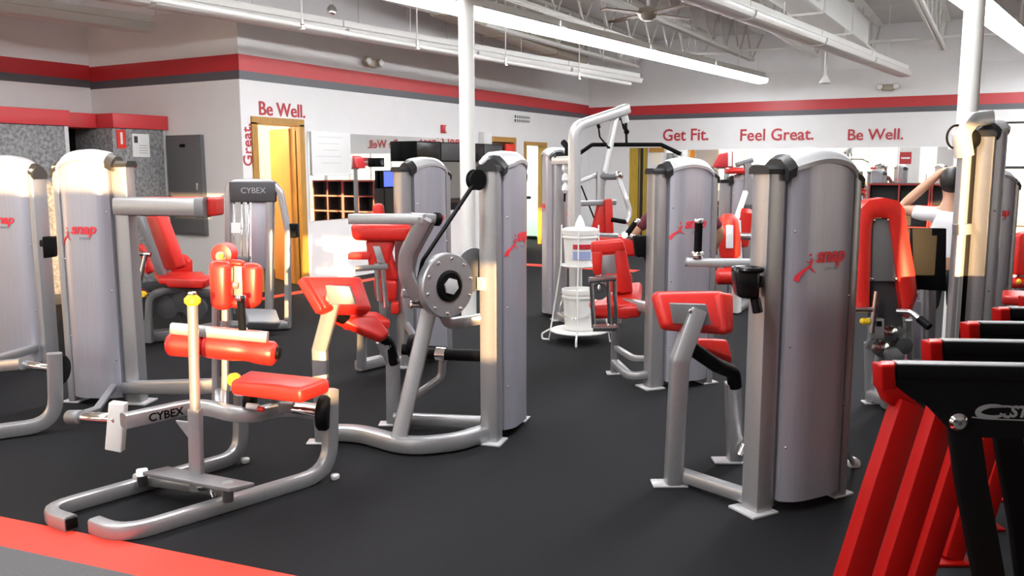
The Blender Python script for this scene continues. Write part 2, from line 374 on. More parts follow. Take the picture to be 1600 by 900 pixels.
# storefront behind the camera: daylight and shaped sun patches come in here
SWIN = [(-9.6, -6.2, 0.45, 2.5), (-5.6, -2.25, 0.45, 2.5), (-1.42, -0.78, 0.45, 2.5), (-0.42, 1.33, 2.20, 2.5), (1.95, 3.10, 1.18, 2.06), (3.84, 4.06, 1.35, 1.92), (7.13, 7.90, 1.80, 2.88)]  # from the high transom on, openings are made up to shape the sun patches
wS = wall('wall_front', (XL, YS, 0), (XE, YS, 0), 0, ZT, 0.14, [(a - XL, b - XL, c, d) for a, b, c, d in SWIN], 'wall', (0, -1, 0))
for i, (a, b, c, d) in enumerate(SWIN):
    win = slab('window_%d' % (i + 1), ((a + b) / 2, YS - 0.07, (c + d) / 2), (b - a, 0.012, d - c), 'glass')
    nm = max(1, round((b - a) / 1.2))
    for j in range(nm + 1): slab('window_frame', (a + (b - a) * j / nm, YS - 0.06, (c + d) / 2), (0.04, 0.05, d - c), 'silver', parent=win)
    for z in (c, d): slab('window_frame', ((a + b) / 2, YS - 0.06, z), (b - a, 0.05, 0.04), 'silver', parent=win)
slab('ground_outside', (0, 7.5, -0.16), (160, 160, 0.1), 'pavement')
# stripes
def strip(n, p0, p1, z0, z1, nrm, m, th=0.004):
    p0, p1, nrm = V(p0), V(p1), V(nrm); bm = bmesh.new()
    b_hex(bm, [p0 + UP * z0, p1 + UP * z0, p1 + UP * z0 + nrm * th, p0 + UP * z0 + nrm * th, p0 + UP * z1, p1 + UP * z1, p1 + UP * z1 + nrm * th, p0 + UP * z1 + nrm * th])
    return struct(link('trim_%d' % n, bm, m, smooth=False))
runs = [((XL, YS, 0), (XL, YC, 0), (1, 0, 0), 0.02), ((XL, YC, 0), (XB + .004, YC, 0), (0, -1, 0), 0.0), ((XB, YC - .004, 0), (XB, 17.5, 0), (1, 0, 0), 0.0), (R0, R1, RN, -0.05)]
tn = 1
for p0, p1, nn, dz in runs:
    strip(tn, p0, p1, 2.665 + dz, 2.855 + dz, nn, 'stripe_red'); strip(tn + 1, p0, p1, 2.565 + dz, 2.665 + dz, nn, 'stripe_dark'); tn += 2
# cladding panels of the upper walls, each panel its own piece with a recessed joint
def panels(parent, p0, p1, z0, z1, nrm, wdt):
    p0, p1, nrm = V(p0), V(p1), V(nrm); d = p1 - p0; L = d.length; d.normalize(); n = max(1, round(L / wdt)); w = L / n
    for i in range(n):
        bm = bmesh.new(); a, b = p0 + d * (i * w + 0.008), p0 + d * ((i + 1) * w - 0.008)
        b_hex(bm, [q + UP * z + nrm * t for z in (z0, z1) for q, t in ((a, 0), (b, 0), (b, 0.012), (a, 0.012))])
        link('wall_panel', bm, 'wall', parent, smooth=False)
panels(wBu, (XB, YC, 0), (XB, 17.5, 0), 3.40, ZT, (1, 0, 0), 1.15)
panels(wGu, (XL, YC, 0), (XB, YC, 0), 3.40, ZT, (0, -1, 0), 1.15)
panels(wLu, (XL, 2.0, 0), (XL, YC, 0), 3.40, ZT, (1, 0, 0), 1.15)
panels(wRu, R0, R0 + RD * 12, 3.34, ZT, RN, 1.15)
# floor markings
fa, fb = WZ(0, 808), WZ(452, 899); fd = (fb - fa).normalized(); fn = V((fd.y, -fd.x, 0)).normalized()
def fstrip(n, a, b, wd, m, z=0.004):
    d = (b - a).normalized(); nn = V((d.y, -d.x, 0)); bm = bmesh.new()
    b_hex(bm, [a - UP * .01, b - UP * .01, b + nn * wd - UP * .01, a + nn * wd - UP * .01, a + UP * z, b + UP * z, b + nn * wd + UP * z, a + nn * wd + UP * z])
    return struct(link('trim_%d' % n, bm, m, smooth=False))
fstrip(tn, fa - fd * 5, fb + fd * 9, 0.215, 'floor_red'); tn += 1
gq = fa + fn * 0.215
fstrip(tn, gq - fd * 5, gq + fd * 12, 3.2, 'rubber_grey', 0.004); tn += 1
fstrip(tn, V((XB + 0.35, YC - 0.3, 0)), V((XB + 0.35, 11.7, 0)), 0.16, 'floor_red', 0.003); tn += 1
fstrip(tn, V((XB + 0.1, 12.1, 0)), V((-4.6, 12.1, 0)), 0.28, 'floor_red', 0.003); tn += 1

# ------------------------------------------------------------------ doors, mirrors, wall fittings
def frame_on_B(par, y0, y1, z1, wd=0.09, m='wood', dep=0.17):
    for c, s in (((XB - 0.06, y0 - wd / 2 + .02, z1 / 2), (dep, wd, z1)), ((XB - 0.06, y1 + wd / 2 - .02, z1 / 2), (dep, wd, z1)), ((XB - 0.06, (y0 + y1) / 2, z1 + wd / 2 - .02), (dep, y1 - y0 + 2 * wd - .04, wd))):
        slab('door_frame', c, s, m, parent=par)
def room_behind(y0, y1, m, depth=2.0, bulb=None):
    """small lit room seen through an open doorway"""
    bm = bmesh.new(); x0, x1 = XB - 0.14, XB - 0.14 - depth; t = 0.05
    b_box(bm, ((x0 + x1) / 2, y0 - t, 1.25), (depth, t, 2.5)); b_box(bm, ((x0 + x1) / 2, y1 + t, 1.25), (depth, t, 2.5))
    b_box(bm, (x1 - t, (y0 + y1) / 2, 1.25), (t, y1 - y0 + 4 * t, 2.5)); b_box(bm, ((x0 + x1) / 2, (y0 + y1) / 2, 2.5 + t), (depth, y1 - y0 + 4 * t, t))
    return struct(link('wall_side_room', bm, m, smooth=False))
# door 1: oak frame, leaf swung inwards, warm room behind
d1 = slab('door_1', (XB - 0.05, D1[1] - 0.01, 1.0), (0.02, 0.02, 2.0), 'wood_door')
frame_on_B(d1, D1[0], D1[1], D1[3])
bm = bmesh.new(); lh = V((XB - 0.14, D1[1] - 0.02, 0)); ld = V((-0.9, 0.44, 0)).normalized()
b_box(bm, lh + ld * 0.36 + UP * 1.02, (0.72, 0.045, 2.02), ld); link('door_leaf', bm, 'wood_door', d1, smooth=False)
bm = bmesh.new(); b_lathe(bm, lh + ld * 0.64 + UP * 1.0 + V((-.44, -.9, 0)).normalized() * .02, V((-.44, -.9, 0)), [(0.012, 0), (0.012, 0.04), (0.03, 0.05), (0.032, 0.075), (0.018, 0.09)], 14); link('door_knob', bm, 'chrome', d1)
room_behind(7.72, 9.6, 'cream', 2.4)
lb = K('ceiling_globe_lamp', 'warm glowing globe lamp in the room behind the oak doorway', 'lamp', (XB - 1.3, 8.0, 2.2))
lb.lathe('globe', (XB - 1.3, 8.0, 2.28), UP, [(0.02, -.12), (0.09, -0.09), (0.12, 0), (0.09, 0.09), (0.05, 0.11)], 'bulb_warm'); lb.cyl('fitting', (XB - 1.3, 8.0, 2.38), (XB - 1.3, 8.0, 2.53), 0.05, 'white')
pl = bpy.data.lights.new('globe_light', 'POINT'); pl.energy = 150; pl.color = (1, 0.82, 0.58); pl.shadow_soft_size = 0.12
plo = bpy.data.objects.new('globe_light', pl); COL.objects.link(plo); plo.location = (XB - 1.3, 8.0, 2.1)
wr = K('hanging_coat', 'purple garment hanging inside the warm room behind the oak doorway', 'coat', (XB - 2.3, 7.9, 1.1))
wr.pad('cloth', [V((XB - 2.3, 7.95, 1.75)), V((XB - 2.3, 8.12, 1.75)), V((XB - 2.3, 8.16, 1.25)), V((XB - 2.3, 7.92, 1.25))], 0.12, 'purple', 0.05)
wr.cyl('hook', (XB - 2.46, 8.03, 1.78), (XB - 2.3, 8.03, 1.76), 0.012, 'chrome', seg=8)
# door 2 (dark) and door 3 (pale green room)
d2 = slab('door_2', (XB - 0.09, (D2[0] + D2[1]) / 2, D2[3] / 2), (0.045, D2[1] - D2[0], D2[3]), 'brown'); frame_on_B(d2, D2[0], D2[1], D2[3])
d3 = slab('door_3', (XB - 0.05, D3[1] - .01, 0.98), (0.02, 0.02, 1.96), 'wood'); frame_on_B(d3, D3[0], D3[1], D3[3], 0.07)
room_behind(14.45, 16.9, 'green_white', 2.2)
for (yy, ee) in ((15.6, 90),):
    al = bpy.data.lights.new('side_room_light', 'AREA'); al.energy = ee; al.color = (0.92, 1, 0.92); al.shape = 'RECTANGLE'; al.size = 1.2; al.size_y = 0.4
    ao = bpy.data.objects.new('side_room_light', al); COL.objects.link(ao); ao.location = (XB - 1.2, yy, 2.40)
sl = K('ceiling_panel_lamp', 'white panel lamp on the ceiling of the pale green room', 'lamp', (XB - 1.2, 15.6, 2.42)); sl.box('diffuser', (XB - 1.2, 15.6, 2.44), (1.2, 0.4, 0.03), m='white'); sl.box('rim', (XB - 1.2, 15.6, 2.485), (1.26, 0.46, 0.06), m='white')
# mirrors
mB = slab('wall_mirror', (XB + 0.008, 10.5, 1.41), (0.012, 3.72, 1.16), 'mirror')
del mB['kind']; tag(mB, 'wide frameless mirror on the white wall beside the oak doorway', 'mirror')
for y in (8.64, 12.36): slab('mirror_edge', (XB + 0.01, y, 1.41), (0.02, 0.015, 1.17), 'chrome', parent=mB)
sm0 = sy2 + 0.05; sm1 = sWin - 0.12
bm = bmesh.new(); b_box(bm, RP((sm0 + sm1) / 2, 1.1, 0.008), (sm1 - sm0, 0.012, 1.55), RD); mR = tag(link('wall_mirror', bm, 'mirror', smooth=False), 'long mirror on the back wall under the red slogans, above the red cubbies', 'mirror')
for i in range(5):
    bm = bmesh.new(); b_box(bm, RP(sm0 + (sm1 - sm0) * i / 4, 1.1, 0.012), (0.012, 0.016, 1.55), RD); link('mirror_edge', bm, 'chrome', mR, smooth=False)
# window in back wall
bm = bmesh.new(); b_box(bm, RP((RWIN[0] + RWIN[1]) / 2, (RWIN[2] + RWIN[3]) / 2, -0.07), (RWIN[1] - RWIN[0], 0.012, RWIN[3] - RWIN[2]), RD); wn7 = struct(link('window_20', bm, 'glass', smooth=False))
for s, z, ww, hh in ((RWIN[0], 1.38, 0.05, 1.86), (RWIN[1], 1.38, 0.05, 1.86), ((RWIN[0] + RWIN[1]) / 2, RWIN[3] - .01, 2.2, 0.05), ((RWIN[0] + RWIN[1]) / 2, RWIN[2], 2.2, 0.05), ((RWIN[0] + RWIN[1]) / 2, 1.50, 2.2, 0.05), ((RWIN[0] + RWIN[1]) / 2, 1.38, 0.05, 1.86)):
    bm = bmesh.new(); b_box(bm, RP(s, z, -0.06), (ww, 0.06, hh), RD); link('window_frame', bm, 'dark' if hh < .1 else 'silver', wn7, smooth=False)
# yellow double door and the frame beside it on back wall
bm = bmesh.new(); b_box(bm, RP((sy0 + sy1) / 2, 0.965, -0.06), (0.02, 0.05, 1.93), RD); d4 = struct(link('door_4', bm, 'dark', smooth=False))
for s0_, s1_ in ((sy0, (sy0 + sy1) / 2 + 0.02), ((sy0 + sy1) / 2 + 0.10, sy1)):
    bm = bmesh.new(); b_box(bm, RP((s0_ + s1_) / 2, 0.965, -0.06), (s1_ - s0_, 0.045, 1.93), RD); link('door_leaf', bm, 'wood_yellow', d4, smooth=False)
bm = bmesh.new(); b_box(bm, RP((sy0 + sy1) / 2, 0.965, -0.13), (sy1 - sy0 + .1, 0.02, 1.93), RD); link('door_backing', bm, 'dark', d4, smooth=False)
bm = bmesh.new(); b_box(bm, RP((sy1 + sy2) / 2 + .02, 1.88, 0.02), (sy2 - sy1 - .04, 0.04, 0.10), RD); link('door_header', bm, 'wood', d4, smooth=False)
nb = K('notice_board', 'cream notice sheet beside the yellow doors on the back wall', 'sign', RP((sy1 + sy2) / 2 + 0.02, 1.6, 0))
bm = bmesh.new(); b_box(bm, RP((sy1 + sy2) / 2 + .02, 1.70, 0.014), (sy2 - sy1 - .16, 0.02, 0.22), RD); nb.fin('sheet', bm, 'cream'); bm = bmesh.new(); b_box(bm, RP((sy1 + sy2) / 2 + .02, 1.70, 0.006), (sy2 - sy1 - .1, 0.012, 0.27), RD); nb.fin('backing', bm, 'white')
# slogans
def words(k, bm, d):
    """split lettering into one part per word at the widest gap"""
    xs = sorted(v.co.dot(d) for v in bm.verts); gp = max(range(len(xs) - 1), key=lambda i: xs[i + 1] - xs[i]); cut = (xs[gp] + xs[gp + 1]) / 2
    b2 = bm.copy(); bmesh.ops.delete(bm, geom=[v for v in bm.verts if v.co.dot(d) > cut], context='VERTS'); bmesh.ops.delete(b2, geom=[v for v in b2.verts if v.co.dot(d) <= cut], context='VERTS')
    k.fin('lettered_word', bm, 'letter_red'); k.fin('lettered_word', b2, 'letter_red')
def slogan(txt, s0, s1, z0, hgt):
    k = K('wall_lettering', 'dark red wall slogan reading %s on the back wall' % txt, 'lettering', RP(s0, z0, 0))
    me = text_verts(txt, 1.0, bold=.012); w = max(v.co.x for v in me.vertices); bpy.data.meshes.remove(me)
    sc = (s1 - s0) / w; bm = bmesh.new(); sz = hgt / 0.70
    b_text(bm, txt, 1.0, lambda x, y, z: RP(s0 + x * sc, z0 + y * sz, 0.004 + z * 0.02), ext=0.5, bold=.012); words(k, bm, RD)
for txt, xa, xb, yb, yt in (('Get Fit.', 1035, 1107, 220, 202), ('Feel Great.', 1155, 1271, 220, 202), ('Be Well.', 1323, 1411, 219, 202)):
    sa, za = on_R(xa, yb); sb, _ = on_R(xb, yb); _, zt = on_R(xa, yt); slogan(txt, sa, sb, za, zt - za)
k = K('wall_lettering', 'dark red wall slogan reading Be Well. above the oak doorway', 'lettering', (XB, 7.8, 2.15))
bm = bmesh.new(); b_text(bm, 'Be Well.', 0.235, lambda x, y, z: V((XB + .004 + z, 7.80 + x, 2.165 + y)), ext=.006, bold=.0025); words(k, bm, V((0, 1, 0)))
k = K('wall_lettering', 'vertical dark red lettering reading Great, left of the oak doorway', 'lettering', (XB, 7.62, 1.5))
k.text('lettered_word', 'Great,', (XB + 0.004, 7.665, 1.54), (0, 0, 1), (0, -1, 0), 0.20, 'letter_red', ext=0.006)
# fire alarm, vent, emergency lamps, pendant speaker
k = K('fire_alarm', 'small red fire alarm strobe on the wall above the mirror', 'fire alarm', (XB, 11.8, 2.2)); k.box('body', (XB + 0.02, 11.8, 2.14), (0.04, 0.12, 0.13), m='stripe_red'); k.box('lens', (XB + 0.045, 11.84, 2.14), (0.02, 0.03, 0.09), m='white')
k = K('wall_vent', 'small louvred air vent high on the white wall left of the corner', 'vent', (XB, 14.5, 2.37))
k.box('frame', (XB + 0.008, 14.45, 2.42), (0.016, 0.64, 0.17), m='white')
for z in (2.385, 2.455):
    k.box('louvre', (XB + 0.02, 14.45, z), (0.02, 0.58, 0.05), m='panel_grey')
    for j in range(7): k.box('slat', (XB + 0.03, 14.21 + j * 0.08, z), (0.012, 0.02, 0.05), m='white', r=0)
def emergency(c, nd, wdir, label):
    k = K('emergency_light', label, 'emergency light', c); c = V(c); nd, wdir = V(nd), V(wdir)
    k.box('body', c + nd * 0.04, (0.22, 0.08, 0.12), wdir, 'beige_metal', r=0.02)
    for sg in (-1, 1):
        h = k.lathe('lamp_head', c + wdir * 0.14 * sg + nd * 0.03 + UP * .01, nd, [(0.02, 0), (0.05, 0.03), (0.06, 0.08), (0.055, 0.09)], 'beige_metal', seg=16)
        k.cyl('lens', c + wdir * 0.14 * sg + nd * 0.118 + UP * .01, c + wdir * 0.14 * sg + nd * 0.128 + UP * .01, 0.05, 'white', parent=h, seg=16)
emergency((XB, 9.95, 2.99), (1, 0, 0), (0, 1, 0), 'beige twin-head emergency light above the red stripe over the mirror wall')
se, ze = on_R(1388, 137); emergency(RP(se, ze, 0), RN, RD, 'beige twin-head emergency light on the back wall above Be Well.')
# whiteboard, black cabinet, small screen and speakers by mirror
k = K('whiteboard', 'white notice sheet fixed over the left end of the mirror', 'whiteboard', (XB, 9.1, 1.4)); k.box('board', (XB + 0.03, 9.07, 1.715), (0.02, 0.78, 0.57), m='white', r=0.003); k.box('rail', (XB + 0.04, 9.07, 1.43), (0.04, 0.78, 0.02), m='white')
for j in range(5): k.box('writing_line', (XB + 0.041, 9.05 - 0.04 * (j % 2), 1.93 - j * 0.085), (0.002, 0.5 - 0.1 * (j % 3), 0.008), m='wall_grey', r=0)
k = K('wall_cabinet', 'long black wall cabinet hung across the right end of the mirror', 'cabinet', (XB, 12.2, 1.6))
k.box('body', (XB + 0.13, 12.0, 1.77), (0.24, 2.6, 0.30), m='black'); 
for j in range(4): k.box('door', (XB + 0.256, 11.03 + j * 0.65, 1.77), (0.015, 0.62, 0.27), m='dark' if j % 2 else 'black_gloss')
k = K('wall_box', 'white plastic box on the wall beside the dark door', 'box', (XB, 13.05, 1.9)); k.box('body', (XB + 0.06, 13.05, 1.98), (0.12, 0.26, 0.30), m='plastic_white', r=0.02); k.box('lid', (XB + 0.125, 13.05, 2.02), (0.015, 0.2, 0.16), m='white')
k = K('exit_sign', 'red lit-looking sign board above the dark door', 'sign', (XB, 14.05, 1.85)); k.box('board', (XB + 0.03, 13.95, 1.87), (0.04, 0.34, 0.16), m='floor_red'); k.box('bracket', (XB + 0.01, 13.95, 1.90), (0.03, 0.1, 0.1), m='dark')
k = K('wall_screen', 'small blue monitor on the mirror beside the black cabinet', 'monitor', (XB, 10.3, 1.3))
k.box('casing', (XB + 0.06, 10.33, 1.355), (0.06, 0.46, 0.26), m='black', r=0.01); k.box('screen', (XB + 0.092, 10.33, 1.36), (0.006, 0.42, 0.22), m='screen', r=0)
k.box('bracket', (XB + 0.025, 10.33, 1.33), (0.03, 0.1, 0.12), m='dark')
k = K('wall_box', 'small black speaker hanging on the mirror above the blue monitor', 'speaker', (XB, 10.0, 1.5)); k.box('body', (XB + 0.07, 10.05, 1.60), (0.11, 0.11, 0.13), m='black', r=0.01); k.lathe('cone', (XB + 0.124, 10.05, 1.6), (1, 0, 0), [(0.045, 0), (0.04, 0.006), (0.015, 0.002)], 'dark', seg=16)
# pink object etc. far right comes later
# electrical panel on return wall
k = K('electrical_panel', 'dark grey metal electrical panel on the grey return wall', 'electrical panel', (-8.85, YC, 0.7))
k.box('body', (-8.85, YC - 0.03, 1.31), (0.62, 0.06, 1.24), m='panel_grey'); dd = k.box('door', (-8.85, YC - 0.066, 1.31), (0.56, 0.012, 1.18), m='panel_grey'); k.box('latch', (-8.62, YC - 0.078, 1.3), (0.03, 0.02, 0.09), m='chrome', parent=dd); k.box('nameplate', (-8.85, YC - 0.074, 1.8), (0.10, 0.004, 0.04), m='black', parent=dd)
# red/grey booths on the left
def booth(label, y0, y1, x1):
    k = K('partition_booth', label, 'booth', ((XL + x1) / 2, (y0 + y1) / 2, 0))
    k.box('body', ((XL + x1) / 2 + .01, (y0 + y1) / 2, 1.0), (x1 - XL - 0.02, y1 - y0, 2.0), m='kiosk', r=0.004)
    k.box('red_crown', ((XL + x1) / 2 + .03, (y0 + y1) / 2, 2.085), (x1 - XL + 0.02, y1 - y0 + 0.02, 0.17), m='kiosk_red', r=0.004)
    k.box('corner_trim', (x1 - 0.012, y1 - 0.02, 1.0), (0.03, 0.05, 2.0), m='wall_grey'); k.box('kick_plate', (x1 + 0.004, (y0 + y1) / 2, 0.06), (0.012, y1 - y0 - .04, 0.12), m='dark'); return k
booth('grey speckled booth with red crown, left of the dark doorway', 3.9, 6.18, -9.2)
kb = booth('grey speckled booth with red crown, beside the electrical panel', 6.74, 7.50, -9.2)
k = K('recessed_doorway', 'dark recessed doorway under a red lintel between the two booths', 'doorway', (-9.9, 6.4, 0)); k.box('lintel', (-9.9, 6.46, 2.085), (0.9, 0.52, 0.17), m='kiosk_red'); k.box('door', (-9.9, 6.46, 1.0), (0.06, 0.52, 2.0), m='black'); k.cyl('handle', (-9.86, 6.52, 0.95), (-9.84, 6.52, 1.15), 0.012, 'chrome')
k = K('paper_notice', 'white paper notice taped to the booth beside the electrical panel', 'notice', (-9.2, 6.95, 1.7)); k.box('sheet', (-9.193, 7.12, 1.80), (0.006, 0.24, 0.28), m='white', r=0); k.box('print', (-9.189, 7.05, 1.87), (0.002, 0.05, 0.08), m='dark', r=0)
for j in range(4): k.box('print_line', (-9.189, 7.15, 1.80 - j * .03), (0.002, 0.12, 0.006), m='grey_logo', r=0)
k = K('red_sign', 'small red vertical sign on the booth left of the white paper notice', 'sign', (-9.2, 6.74, 1.7)); k.box('board', (-9.192, 6.85, 1.87), (0.01, 0.12, 0.22), m='floor_red', r=0); k.box('symbol', (-9.186, 6.85, 1.88), (0.003, 0.03, 0.14), m='white', r=0)
k = K('fire_extinguisher_bracket', 'small red bracket on the booth below the white paper notice', 'bracket', (-9.2, 7.0, 1.5)); k.box('plate', (-9.19, 6.96, 1.58), (0.02, 0.12, 0.06), m='floor_red'); k.box('hook', (-9.15, 6.96, 1.545), (0.08, 0.04, 0.03), m='floor_red')
# cubbies by back wall, seen directly and in the mirror
def cubby(label, s0, s1, dep=0.38, z1=1.2):
    k = K('cubby_shelf', label, 'cubby shelf', RP((s0 + s1) / 2, 0, 0.03 + dep / 2), 'red cubby shelves along the back wall')
    def bx(name, s, z, ws, hz, m, o=0.03 + dep / 2, d=dep):
        bm = bmesh.new(); b_box(bm, RP(s, z, o), (ws, d, hz), RD); return k.fin(name, bm, m)
    bx('back_panel', (s0 + s1) / 2, z1 / 2, s1 - s0, z1, 'cubby_dark', 0.035, 0.015); n = max(1, round((s1 - s0) / 0.45))
    fo = 0.03 + dep + 0.006
    for j in range(n + 1): bx('divider', s0 + (s1 - s0) * j / n, z1 / 2, 0.02, z1, 'cubby_dark'); bx('divider_edge', s0 + (s1 - s0) * j / n, z1 / 2, 0.03, z1, 'cubby_red', fo, 0.012)
    for z in (0.03, 0.42, 0.81, z1): bx('shelf', (s0 + s1) / 2, z, s1 - s0, 0.022, 'cubby_dark'); bx('shelf_edge', (s0 + s1) / 2, z, s1 - s0 + .03, 0.03, 'cubby_red', fo + .002, 0.012)
    return k
sc0, _ = on_R(1362, 286); sc1, _ = on_R(1556, 286)
cubby('red-edged dark cubby shelf against the back wall, left of the white column', sc0, (sc0 + sc1) / 2 - 0.02); cubby('red-edged dark cubby shelf against the back wall, behind the person in white', (sc0 + sc1) / 2 + 0.02, sc1)
sq, zq = on_R(1415, 247)
k = K('mirror_poster', 'small dark red poster stuck on the mirror under Be Well.', 'poster', RP(sq, 1.6, 0)); bm = bmesh.new(); b_box(bm, RP(sq, zq, 0.02), (0.20, 0.006, 0.22), RD); k.fin('sheet', bm, 'letter_red'); bm = bmesh.new(); b_box(bm, RP(sq, zq, 0.025), (0.15, 0.003, 0.03), RD); k.fin('print', bm, 'white')

# ------------------------------------------------------------------ columns, ceiling structure, lights
def pillar(x, y, g, rad, label):
    p = W(x, y, g); p.z = 0; k = K('steel_column', label, 'column', p)
    k.cyl('shaft', p + UP * 0.01, p + UP * ZT, rad, 'white_paint', seg=24, bev=0); k.box('base_plate', p + UP * 0.01, (0.3, 0.3, 0.02), m='white_paint'); k.box('head_plate', p + UP * (ZT - 0.015), (0.3, 0.3, 0.03), m='white_paint')
pillar(730, 200, 8.5, 0.075, 'white round steel column between the two shrouded towers near the mirror'); pillar(1517, 100, 6.6, 0.072, 'white round steel column behind the tall cable tower')
def joist(x0, y0, y1, i):
    k = K('roof_joist', 'pale open-web steel roof joist with zigzag webs under the roof deck', 'roof joist', (x0, y0, 3.46), 'open-web roof joists'); zb, zt = 3.50, ZT - 0.03
    for nm, z, ye in (('bottom_chord', zb, y1 - 0.9), ('top_chord', zt, y1)):
        bm = bmesh.new()
        for sx in (-0.028, 0.028): b_sweep(bm, [(x0 + sx, y0, z), (x0 + sx, ye, z)], 0.05, 0.05)
        b_sweep(bm, [(x0, y0, z + (0.02 if z < 3.8 else -.02)), (x0, ye, z + (0.02 if z < 3.8 else -.02))], 0.11, 0.012); k.fin(nm, bm, 'joist')
    L = y1 - 0.9 - y0; n = int(L / 0.85); st = L / n
    for j in range(n):
        ya = y0 + j * st; k.tube('web', [(x0, ya, zb), (x0, ya + st / 2, zt)], 0.016, m='joist', seg=6); k.tube('web', [(x0, ya + st / 2, zt), (x0, ya + st, zb)], 0.016, m='joist', seg=6)
    k.tube('web', [(x0, y1 - 0.9, zb), (x0, y1 - 0.05, zt)], 0.016, m='joist', seg=6)
for i, xj in enumerate((-6.45, -5.2, -4.2, -3.05, -2.1, -1.0, 0.15, 1.3)): joist(xj, 5.2, 17.45 + (xj - XB) * 0.0349 - 0.03, i)
k = K('bridging_bar', 'pale horizontal bridging bar crossing the roof joists before the back wall', 'steel bar', (-3, 15.7, 3.5)); k.tube('bar', [(-7.85, 15.7, 3.56), (2.5, 15.7, 3.56)], 0.05, 0.05, m='white_paint')
for xj in (-6.45, -4.2, -2.1, 0.15): k.box('clip', (xj, 15.7, 3.6), (0.06, 0.08, 0.1), m='white_paint')
k = K('bridging_bar', 'pale horizontal bridging bar crossing the roof joists halfway down the gym', 'steel bar', (-3, 10, 3.5)); k.tube('bar', [(-4.25, 9.8, 3.56), (-3.0, 9.8, 3.56)], 0.05, 0.05, m='white_paint')
for xj in (-4.2, -3.05): k.box('clip', (xj, 9.8, 3.6), (0.06, 0.08, 0.1), m='white_paint')
def fixture(A, B, lit, label, extra=0.0):
    A, B = V(A), V(B); d = (B - A).normalized(); A = A - d * extra; L = (B - A).length; sd_ = d.cross(UP).normalized()
    k = K('strip_light', label, 'strip light', A, 'fluorescent strip lights')
    n = max(1, round(L / 2.44)); st = L / n
    for j in range(n):
        p, q = A + d * (j * st + 0.01), A + d * ((j + 1) * st - 0.01)
        bm = bmesh.new(); w0 = [(-0.07, 0.10), (0.07, 0.10), (0.07, 0.03), (0.15, 0.0), (0.147, -0.012), (0.06, 0.012), (-0.06, 0.012), (-0.147, -0.012), (-0.15, 0.0), (-0.07, 0.03)]
        r0 = [bm.verts.new(p + sd_ * a + UP * b) for a, b in w0]; r1 = [bm.verts.new(q + sd_ * a + UP * b) for a, b in w0]
        for i in range(10): bm.faces.new([r0[i], r0[(i + 1) % 10], r1[(i + 1) % 10], r1[i]])
        bm.faces.new(r0); bm.faces.new(r1); h = k.fin('housing', bm, 'white_paint')
        w1 = [(-0.135, 0.005), (-0.135, -0.045), (-0.115, -0.075), (-0.07, -0.09), (0.07, -0.09), (0.115, -0.075), (0.135, -0.045), (0.135, 0.005)]
        bm = bmesh.new(); r0 = [bm.verts.new(p + d * .02 + sd_ * a + UP * b) for a, b in w1]; r1 = [bm.verts.new(q - d * .02 + sd_ * a + UP * b) for a, b in w1]
        for i in range(8): bm.faces.new([r0[i], r0[(i + 1) % 8], r1[(i + 1) % 8], r1[i]])
        bm.faces.new(r0); bm.faces.new(r1); k.fin('diffuser', bm, 'tube_lit' if lit else 'tube_off', h)
        m_ = (p + q) / 2; k.tube('hanger', [m_ + UP * 0.08, V((m_.x, m_.y, ZT - 0.02))], 0.006, m='white_paint', seg=6)
ZL = 3.15
fixture(WZ(375, 20, ZL), WZ(995, 124, ZL), False, 'unlit white strip light hung along the mirror wall', 6.0)
fixture(WZ(745, 15, ZL), WZ(1203, 126, ZL) - RD * 0 + V((-.05, -.45, 0)), True, 'brightly lit strip light passing the white column by the mirror', 10.5)
fixture(WZ(1110, -3, ZL), WZ(1427, 116, ZL) + V((-.1, -.5, 0)), False, 'unlit white strip light between the two lit rows', 9.0)
fixture(WZ(1530, 5, ZL), WZ(1600, 58, ZL) + V((.55, 4.0, 0)), True, 'brightly lit strip light passing the white column by the cable tower', 13.0)
fixture(WZ(0, 8, ZL), WZ(235, 40, ZL), False, 'unlit white strip light above the grey booths', 7.0)
# sprinkler pipe under the unlit strip, pendant speaker, fan, ducts
pa, pb = WZ(340, 16, 3.0), WZ(985, 131, 3.0); k = K('sprinkler_pipe', 'thin pale pipe with sprinkler heads hung beside the unlit strip light at the mirror wall', 'pipe', pa)
k.tube('pipe', [pa - (pb - pa).normalized() * 5, pb], 0.028, m='white_paint', seg=10)
for x, y in ((472, 30), (652, 63), (790, 90), (905, 113)):
    p = WZ(x, y + 3, 3.0); k.lathe('sprinkler_head', p + UP * 0.02, -UP, [(0.02, 0), (0.02, 0.05), (0.012, 0.06), (0.012, 0.09), (0.035, 0.095), (0.035, 0.10)], 'chrome', seg=12); k.cyl('drop', p, V((p.x, p.y, ZT)), 0.008, 'white_paint', seg=6)
p = WZ(518, 16, 3.3); k = K('camera_dome', 'small chrome dome hanging from a rod near the mirror wall', 'dome', p); k.lathe('dome', p, -UP, [(0.02, -0.06), (0.05, -0.03), (0.06, 0), (0.05, 0.04), (0.02, 0.06)], 'chrome'); k.cyl('rod', p + UP * .05, V((p.x, p.y, ZT)), 0.008, 'white_paint', seg=6)
p = W(1289, 130, 13.6); k = K('pendant_speaker', 'small white pendant hanging on a rod before the back wall', 'pendant', p); k.lathe('shade', p, UP, [(0.085, 0), (0.08, 0.03), (0.05, 0.07), (0.02, 0.13)], 'white'); k.cyl('rod', p + UP * .1, V((p.x, p.y, ZT)), 0.02, 'white_paint', seg=8)
